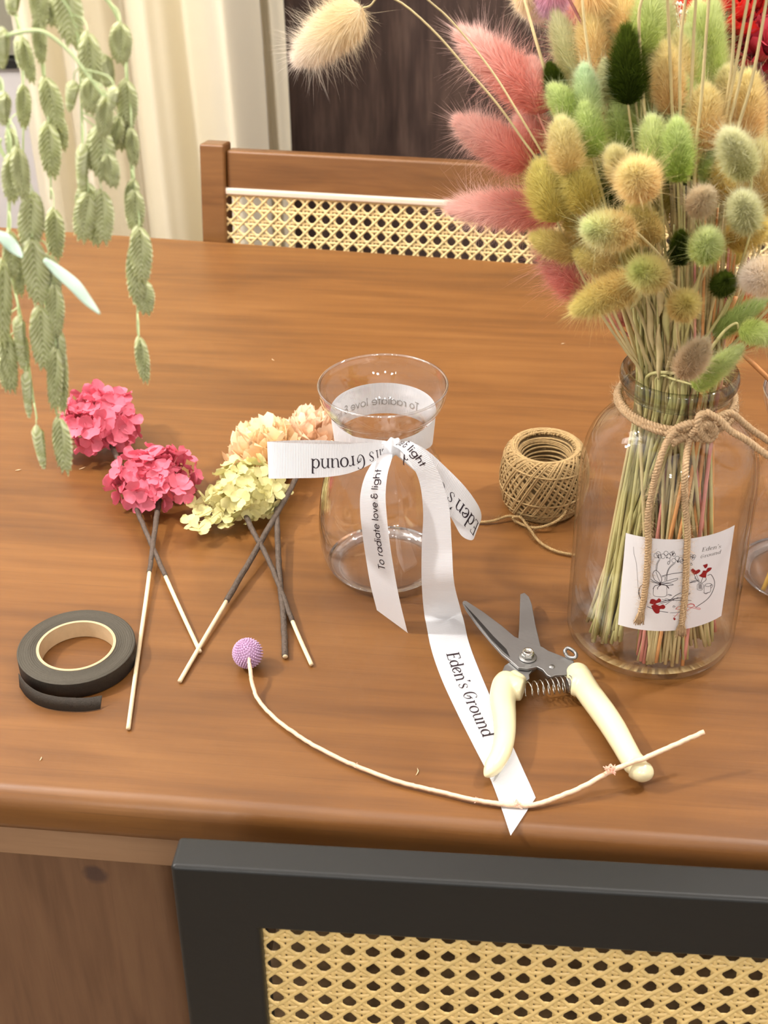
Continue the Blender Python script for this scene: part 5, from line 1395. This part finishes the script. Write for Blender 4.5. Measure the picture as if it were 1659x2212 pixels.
for col_, pts_ in FILL:
    for i_, (x_, y_) in enumerate(pts_):
        nm = {'olive': 'olive yellow', 'yellow': 'pale yellow', 'lime': 'lime green', 'sage': 'pale sage', 'peach': 'peach yellow'}[col_]
        bunny(nm + ' bunny tail half hidden among the others in the middle of the bunch', x_, y_, 112, 62, 100 - (x_ - 1430) * .06 + (i_ % 3 - 1) * 9, 'n', col_, .028 + .012 * (i_ % 3), group='half hidden %s bunny tails' % nm, seed=i_)
# thin stems standing in front at the top right: their heads are above the frame
bunny('straw stemmed bunny tail arching up out of the top edge before the dark door', 820, -120, 130, 70, 150, 'n', 'cream', .02, (-.7, -.1), 'mid',
      [(905, -20, .02), (975, 45, .018), (1060, 150, .01), (1120, 245, .0), (1200, 380, -.002), (1300, 560, .0), (1370, 700, .0)], group='bunny tails with heads above the frame')
for i, (xt, xb, yb_, dy) in enumerate([(1440, 1446, 96, .0), (1485, 1469, 120, -.01), (1505, 1496, 130, -.01), (1534, 1516, 200, -.02), (1584, 1580, 150, -.01), (1622, 1590, 140, -.012), (1638, 1598, 175, -.014), (1662, 1626, 165, -.015), (1404, 1380, 60, .0)]):
    Y = dy
    bunny('straw stemmed bunny tail whose head rises above the frame at the top right', xt + (xt - xb) * .8, -150, 120, 70, 86, 'n', ['peach', 'yellow', 'olive'][i % 3], dy,
          (min(.9, -.1 + i * .11), -.4 + .07 * i), 'mid' if i < 5 else 'right', [(xt, -30, dy), (xb, yb_, dy), (xb * .6 + 1475 * .4, 400, dy * .8)], group='bunny tails with heads above the frame', seed=i)
# green headless stems filling the neck
for i in range(46):
    rnd = random.Random(900 + i); nx_ = rnd.uniform(-.95, .9); ny = rnd.uniform(-.9, .8)
    n_ = in_neck(nx_, ny); n1 = Vector((n_.x, n_.y, TZ + .2105)); n2 = Vector((JX.x + (n_.x - JX.x) * .95, n_.y, TZ + .186))
    left = nx_ < .0
    if left: e = pz(rnd.uniform(1268, 1350), rnd.uniform(1320, 1385), TZ + rnd.uniform(.010, .03))
    elif i % 3: e = pz(rnd.uniform(1376, 1485), rnd.uniform(1405, 1440), TZ + rnd.uniform(.0085, .014))
    else: e = pz(rnd.uniform(1500, 1550), rnd.uniform(1355, 1400), TZ + rnd.uniform(.012, .020))
    q = e - JC; q.z = 0
    if q.length > .051: q *= .051 / q.length; e = Vector((JC.x + q.x, JC.y + q.y, e.z))
    tp_ = py_(1370 + (nx_ + 1) * 110 + rnd.uniform(-18, 18), rnd.uniform(380, 560), JX.y + ny * .02)
    c = cat_rom([tp_, tp_.lerp(n1, .55), n1, n2, n2.lerp(e, .5), e], 40)
    v, f = tube_vf([p - n1 for p in c], [.0007, .001, .0013, .0013, .0013], 6)
    mk = ('straw_g' if left or i % 4 == 0 else rnd.choice(['straw', 'straw', 'straw_p', 'straw_o', 'straw_m']))
    o = new_mesh('dried_straw', v, f, M[mk]); o.location = n1
    tag(o, 'thin dried grass stem standing in the jar among the bunny tails', 'dried stem', 'bare grass stems in the jar')
# husk sheaths: papery twisted leaves on the stems above the lip
for i, (px, py, l, a_) in enumerate([(1428, 640, 90, 84), (1440, 690, 110, 92), (1405, 700, 120, 96), (1462, 700, 120, 88), (1424, 760, 120, 90), (1380, 640, 70, 60), (1500, 640, 90, 80)]):
    rnd = random.Random(i); Yp = JX.y - .028 + .006 * (i % 3); a = R(a_)
    P = [py_(px + math.cos(a) * l * (k / 8 - .5) + 1.8 * math.sin(k * 1.1 + i), py - math.sin(a) * l * (k / 8 - .5), Yp) for k in range(9)]; c = cat_rom(P, 24); v = []; f = []
    for k, p in enumerate(c):
        w_ = .0021 * math.sin(math.pi * (k / 24 * .9 + .06)); v += [p + Vector((-w_, .0006, 0)) - P[0], p + Vector((0, -.0006, 0)) - P[0], p + Vector((w_, .0004 * math.sin(k), 0)) - P[0]]
    for k in range(24): f += [(3 * k, 3 * k + 1, 3 * k + 4, 3 * k + 3), (3 * k + 1, 3 * k + 2, 3 * k + 5, 3 * k + 4)]
    o = new_mesh('papery_leaf_sheath', v, f, M['straw_g'] if i % 2 else M['straw']); o.location = P[0]; o.modifiers.new('th', 'SOLIDIFY').thickness = .0002
    tag(o, 'papery dried leaf sheath clinging to the stems above the jar lip', 'dried leaf', 'papery sheaths among the stems')

# ------------------------------------------------------------------ white baby's breath behind the heads
for i, (cx_, cy_, r_px, dy, lab_) in enumerate([(1338, 60, 52, .06, "spray of tiny white buds behind the large dark green bunny tail"), (1470, 50, 48, .06, 'spray of tiny white buds left of the scarlet flowers at the top'), (1425, 82, 34, .055, 'spray of tiny white buds between the lime and peach bunny tails')]):
    rnd = random.Random(40 + i); Yb = JX.y + dy; root = py_(cx_ + 6, cy_ + 150, Yb); t = empty('white_bud_spray', root, lab_, 'dried flower'); mb = MB(); bud = MB()
    hub = py_(cx_, cy_ + 45, Yb)
    v, f = tube_vf([root - root, hub - root], .0005, 5); mb.add(v, f)
    foot = in_neck(.0 + .2 * i, .5); foot.z = TZ + .19
    v, f = tube_vf([p - root for p in cat_rom([root, root.lerp(foot, .5), foot], 12)], .0006, 5); mb.add(v, f)
    for k in range(34):
        a = rnd.uniform(0, 6.28); rr = r_px * math.sqrt(rnd.random()); p = py_(cx_ + rr * math.cos(a), cy_ + rr * math.sin(a) * .9, Yb + rnd.uniform(-.008, .008))
        v, f = tube_vf([q - root for q in cat_rom([hub, hub.lerp(p, .5) + Vector((rnd.uniform(-1, 1), 0, rnd.uniform(-1, 1))) * .003, p], 6)], .00018, 4); mb.add(v, f)
        d = (p - hub).normalized(); v, f = tube_vf([p - root, p - root + d * .0012, p - root + d * .0026], [.0004, .0011, .0004], 7); bud.add(v, f)
    mb.build('branches', M['white_bud'], t, True); bud.build('buds', M['white_bud'], t, True)

# ------------------------------------------------------------------ flowers standing in the second vase
def big_bloom(name, label, cx_, cy_, rpx, dy, m, n, seed, el0=80):
    rnd = random.Random(seed); c = py_(cx_, cy_, V2.y + dy); t = empty(name, c, label, 'dried flower')
    s_ = rpx / FPX * (c - CAM).length / .021
    for i in range(n):
        fr = (i + .5) / n; o = bpy.data.objects.new('petal', rnd.choice(PET)); COL.objects.link(o); o.parent = t; o.rotation_mode = 'QUATERNION'
        o.rotation_quaternion = Quaternion((0, 0, 1), i * 2.39996) @ Quaternion((0, 1, 0), -R(el0 * (1 - fr) + 5 * rnd.random())) @ Quaternion((1, 0, 0), rnd.uniform(-.3, .3))
        o.scale = (s_, s_, s_); o.material_slots[0].link = 'OBJECT'; o.material_slots[0].material = m
    foot = Vector((V2.x + rnd.uniform(-.01, .01), V2.y + rnd.uniform(-.01, .01), TZ + .12)); ft = Vector((V2.x + rnd.uniform(-.02, .02), V2.y - .01, TZ + .012))
    v, f = tube_vf([p - c for p in cat_rom([c, c.lerp(foot, .5) + Vector((.004, 0, 0)), foot, ft], 24)], .0016, 8); new_mesh('stem', v, f, M['straw_m'], t)
big_bloom('scarlet_flower', 'scarlet flower behind the lime bunny tails at top right', 1545, 70, 100, .03, M['scarlet'], 40, 1)
big_bloom('scarlet_flower', 'scarlet flower cut by the top edge above the tall lime bunny tail', 1600, -20, 90, .05, M['scarlet'], 40, 2)
big_bloom('crimson_flower', 'crimson flower at the top right corner behind the straw stems', 1650, 130, 90, .02, M['crimson'], 40, 3)
big_bloom('crimson_flower', 'dark crimson flower seen in the gap left of the drooping sage bunny tail', 1522, 352, 40, .04, M['crimson'], 24, 4)
def tuft(label, root_px, tips, dy, m, n, seed):
    rnd = random.Random(seed); root = py_(*root_px, V2.y + dy); t = empty('orange_plume', root, label, 'dried flower'); mb = MB()
    for k in range(n):
        tx, ty = rnd.choice(tips); tp_ = py_(tx + rnd.uniform(-34, 34), ty + rnd.uniform(-34, 34), V2.y + dy + rnd.uniform(-.02, .02)) - root
        m_ = tp_ * .5 + Vector((rnd.uniform(-1, 1), rnd.uniform(-1, 1), rnd.uniform(0, 1))) * .004
        v, f = tube_vf(cat_rom([Vector((0, 0, 0)), m_, tp_], 6), [.0005, .0004, .00012], 4); mb.add(v, f)
    mb.build('bristles', m, t, True)
    foot = Vector((V2.x, V2.y, TZ + .125)); ft = Vector((V2.x - .02, V2.y - .015, TZ + .012))
    v, f = tube_vf([p - root for p in cat_rom([root, root.lerp(foot, .5), foot, ft], 24)], .0017, 8); new_mesh('stem', v, f, M['straw_o'], t)
tuft('orange bristly grass plume at the right edge behind the low green bunny tails', (1600, 760), [(1590, 620), (1620, 640), (1655, 640), (1660, 690), (1690, 660), (1600, 680)], -.01, M['orange_grass'], 420, 3)
# orange sticks rising from the right of the jar neck
for i in range(4):
    n_ = in_neck(.72 + .05 * i, -.25 + .2 * i); n1 = Vector((n_.x, n_.y, TZ + .2105)); tp_ = py_(1590 + i * 8, 640 + 10 * i, JX.y + .01)
    e = pz(1452 + 8 * i, 1400, TZ + .012); c = cat_rom([tp_, tp_.lerp(n1, .5), n1, Vector((JX.x + .020, n_.y, TZ + .184)), Vector((JX.x + .016, JX.y - .02, TZ + .12)), e], 36)
    v, f = tube_vf([p - n1 for p in c], .0015, 7); o = new_mesh('dyed_straw', v, f, M['straw_o']); o.location = n1
    tag(o, 'orange dyed stem leaning on the right side of the jar mouth', 'dried stem', 'orange stems in the jar')
# yellow stick standing in the second vase
v, f = tube_vf([pz(1648, 1275, TZ + .006), py_(1700, 1150, V2.y)], .0017, 8); o = new_mesh('wooden_stick', v, f, M['straw_y']); tag(o, 'yellow stick leaning inside the glass vase at the right edge', 'dried stem')
# ------------------------------------------------------------------ hanging sea oats
def oat_spikelet(seed, L=.026, W=.012):
    """flat overlapping husks in a herringbone, hanging down from the origin"""
    rnd = random.Random(seed); mb = MB(); n = 8
    for i in range(n):
        for s in (-1, 1):
            u = (i + (0.0 if s < 0 else .5)) / n
            z0 = -L * (.02 + .62 * u)
            env = math.sin(math.pi * (.22 + .66 * u)) ** .7
            l = L * (.32 - .02 * u); out = (.74 - .34 * u) * (1 if i < n - 1 else .5) * env
            w = L * .088
            d = Vector((s * math.sin(out), 0, -math.cos(out)))
            side = Vector((-d.z, 0, d.x)) if s > 0 else Vector((d.z, 0, -d.x))      # outward within the plane
            nu = 7; v = []; f = []
            for a in range(nu + 1):
                t = a / nu; ww = w * math.sin(math.pi * min(1, (t * .86 + .16))) ** .8
                if a == nu: ww = .0001
                c = Vector((s * .0004, 0, z0)) + d * l * t + Vector((0, .0004 * s, 0))
                yy = (.0017 * math.sin(math.pi * min(1, t * 1.1)) + .0006) * (1 - .4 * u)
                v += [c - side * ww * .9 + Vector((0, .0002, 0)), c + Vector((0, -yy - .0003, 0)), c + side * ww * .7, c + Vector((0, yy + .0003, 0))]
            for a in range(nu):
                b = a * 4
                f += [(b, b + 1, b + 5, b + 4), (b + 1, b + 2, b + 6, b + 5), (b + 2, b + 3, b + 7, b + 6), (b + 3, b, b + 4, b + 7)]
            mb.add(v, f)
    return mb
OAT = []
for s in range(4):
    mb = oat_spikelet(s, .026, .012); me = bpy.data.meshes.new('spikelet'); me.from_pydata([tuple(p) for p in mb.v], [], mb.f); me.materials.append(M['oat'])
    me.update(); OAT.append(me)
def oat_stalk(label, path, Y, heads, seed, leaf=None):
    """path: pixel line of the stalk; heads: (cx, cy, length px, width px, tilt deg, dY)"""
    rnd = random.Random(seed)
    pts = [py_(a, b, Y + dy + .009) for a, b, dy in path]
    o0 = pts[0]; t = empty('sea_oats_stalk', o0, label, 'dried sea oats'); t['group'] = 'hanging sea oats stalks'
    dense = cat_rom(pts, 80)
    tube('stalk', [p - o0 for p in dense], [.0009, .0008, .0006, .0004], M['oat_stem'], t, 6)
    for (cx_, cy_, l, w, tilt, dy) in heads:
        a = R(tilt); top = py_(cx_ - math.sin(a) * l / 2, cy_ - math.cos(a) * l / 2, Y + dy)
        bot = py_(cx_ + math.sin(a) * l / 2, cy_ + math.cos(a) * l / 2, Y + dy)
        d = bot - top; L_ = d.length
        o = bpy.data.objects.new('spikelet', rnd.choice(OAT)); COL.objects.link(o); o.parent = t
        o.location = top - o0; o.rotation_mode = 'QUATERNION'
        tw = 0 if w > 30 else 1.05
        o.rotation_quaternion = (-d).normalized().to_track_quat('Z', 'Y')
        o.rotation_quaternion = Vector((0, 0, 1)).rotation_difference((-d).normalized()) @ Quaternion((0, 0, 1), rnd.uniform(-.25, .25) + tw)
        wm = w / FPX * (top - CAM).length / (.5 if tw else 1)
        o.scale = (wm / .0122, 1.0, L_ / .0268)
        # pedicel up to the stalk
        cand = [p for p in dense if p.z > top.z + .004] or [dense[0]]
        j = min(cand, key=lambda p: (p - top).length + .5 * abs((p.z - top.z) - .018))
        mid = (j + top) / 2 + Vector((0, 0, .0005)) + Vector(((top.x - j.x) * .25, 0, 0))
        v, f = tube_vf([p - o0 for p in cat_rom([j, mid, top + (-d).normalized() * -.0006], 10)], [.0004, .00028, .00025], 5)
        new_mesh('pedicel', v, f, M['oat_stem'], o if False else t)
    if leaf:
        for lp in leaf:
            q = [py_(a, b, Y + dy) for a, b, dy in lp]; c = cat_rom(q, 24); v = []; f = []
            for i, p in enumerate(c):
                u = i / 24; w_ = .0026 * math.sin(math.pi * (u * .9 + .08)) ** .8; dd = (c[min(i + 1, 24)] - c[max(i - 1, 0)]).normalized()
                n_ = dd.cross(Vector((0, -.55, .8))).normalized(); up = dd.cross(n_)
                v += [p - n_ * w_ - o0, p + up * w_ * .35 - o0, p + n_ * w_ - o0]
            for i in range(24): f += [(3 * i, 3 * i + 1, 3 * i + 4, 3 * i + 3), (3 * i + 1, 3 * i + 2, 3 * i + 5, 3 * i + 4)]
            o = new_mesh('leaf_blade', v, f, M['mint_leaf'], t); o['label'] = 'silvery mint leaf blade'
            o.modifiers.new('th', 'SOLIDIFY').thickness = .0003
YO = .56
oat_stalk('sea oats stalk hanging furthest right against the curtain, ending in one husk', [(150, -60, .0), (215, -20, .0), (262, 60, 0), (276, 200, 0), (284, 360, 0), (297, 560, 0), (297, 700, 0), (300, 730, 0)], YO + .01,
          [(261, 102, 112, 56, 0, 0), (275, 232, 126, 54, 2, .004), (268, 290, 110, 40, -14, .006), (287, 325, 104, 34, 4, -.006), (283, 425, 80, 36, -12, .004), (292, 465, 118, 50, 2, .002), (305, 560, 150, 58, 3, -.004), (296, 600, 170, 56, 0, .004), (312, 648, 96, 54, 8, .006), (309, 786, 125, 36, 8, 0)], 1)
oat_stalk('pale green sea oats stalk with dense wide husks, second from the right', [(60, -60, 0), (120, -20, 0), (165, 60, 0), (175, 200, 0), (178, 330, 0), (180, 420, 0)], YO,
          [(150, 45, 170, 74, 6, .01), (196, 150, 170, 58, 4, 0), (195, 215, 96, 54, -2, -.004), (232, 160, 96, 30, 14, .008), (154, 212, 82, 26, -8, .01), (228, 245, 110, 42, 4, .004), (206, 330, 120, 52, -6, .006), (222, 345, 150, 66, 6, 0), (245, 300, 110, 44, -14, .01), (240, 375, 96, 46, 10, -.002), (178, 372, 130, 28, -2, 0), (186, 440, 96, 56, -3, .006), (182, 478, 132, 58, -8, -.002), (222, 478, 142, 58, 2, .0), (205, 495, 110, 40, 4, .004)], 2)
oat_stalk('sea oats stalk arching in from the left, stem crossing the wide husks', [(-40, 88, -.01), (0, 80, -.01), (60, 67, -.01), (100, 72, -.01), (150, 112, -.01), (195, 170, -.012), (228, 215, -.012), (245, 250, -.01)], YO - .01,
          [(225, 262, 110, 44, -4, -.008), (245, 215, 60, 20, -8, -.01)], 3)
oat_stalk('pale green sea oats stalk in the middle, left of the arching stem', [(20, -60, 0), (60, -20, 0), (80, 60, 0), (96, 180, 0), (108, 300, 0), (110, 430, 0)], YO + .015,
          [(85, 20, 130, 46, 4, 0), (86, 95, 130, 36, 4, 0), (110, 30, 90, 40, 14, .004), (115, 235, 150, 54, 14, 0), (128, 290, 110, 46, 12, .004), (109, 335, 148, 56, 4, -.004), (119, 515, 136, 50, 2, 0)], 4)
oat_stalk('longest sea oats stalk, reaching down to the upper pink hydrangea', [(0, 300, -.01), (0, 320, -.01), (30, 372, -.012), (60, 430, -.012), (80, 520, -.012), (98, 650, -.012), (112, 800, -.012), (124, 900, -.012)], YO,
          [(65, 500, 165, 62, -2, -.01), (80, 470, 120, 40, 8, -.006), (78, 600, 180, 66, 6, -.012), (112, 610, 130, 52, 6, -.008), (92, 742, 172, 62, 4, -.012), (120, 680, 140, 46, 2, -.01), (124, 770, 130, 44, 0, -.008), (118, 830, 170, 40, -2, -.012), (134, 830, 190, 34, 2, -.006), (136, 972, 150, 50, 6, -.014)], 5,
          leaf=[[(96, 560, -.03), (125, 585, -.03), (160, 615, -.032), (188, 648, -.034), (216, 678, -.036)]])
oat_stalk('sea oats stalk at the far left with narrow husks hanging straight down', [(-40, 150, 0), (-10, 160, 0), (15, 250, 0), (20, 420, 0), (20, 560, 0), (52, 720, 0), (72, 860, 0), (80, 905, 0)], YO - .01,
          [(5, 110, 110, 24, 0, 0), (8, 240, 90, 22, 0, 0), (25, 395, 130, 48, 0, 0), (46, 385, 145, 46, 8, -.004), (25, 560, 130, 44, 2, 0), (40, 600, 120, 34, 4, .004), (6, 670, 230, 46, 0, -.004), (20, 790, 170, 44, 8, 0), (50, 765, 110, 22, 10, .004), (44, 730, 100, 20, 6, 0), (60, 860, 120, 14, 4, 0), (88, 972, 115, 20, 10, 0), (14, 880 - 70, 110, 40, 6, 0)], 6,
          leaf=[[(-12, 500, -.02), (10, 515, -.02), (30, 535, -.02), (48, 556, -.022)]])
oat_stalk('short sea oats stalk with husks in front of the grey window', [(-20, -60, 0), (15, -20, 0), (40, 60, 0), (50, 180, 0), (50, 330, 0)], YO + .02,
          [(28, 12, 60, 30, 0, 0), (61, 140, 125, 34, 12, 0), (48, 120, 90, 28, 4, .004), (51, 238, 116, 38, 0, 0), (30, 330, 120, 34, 10, .004)], 7)
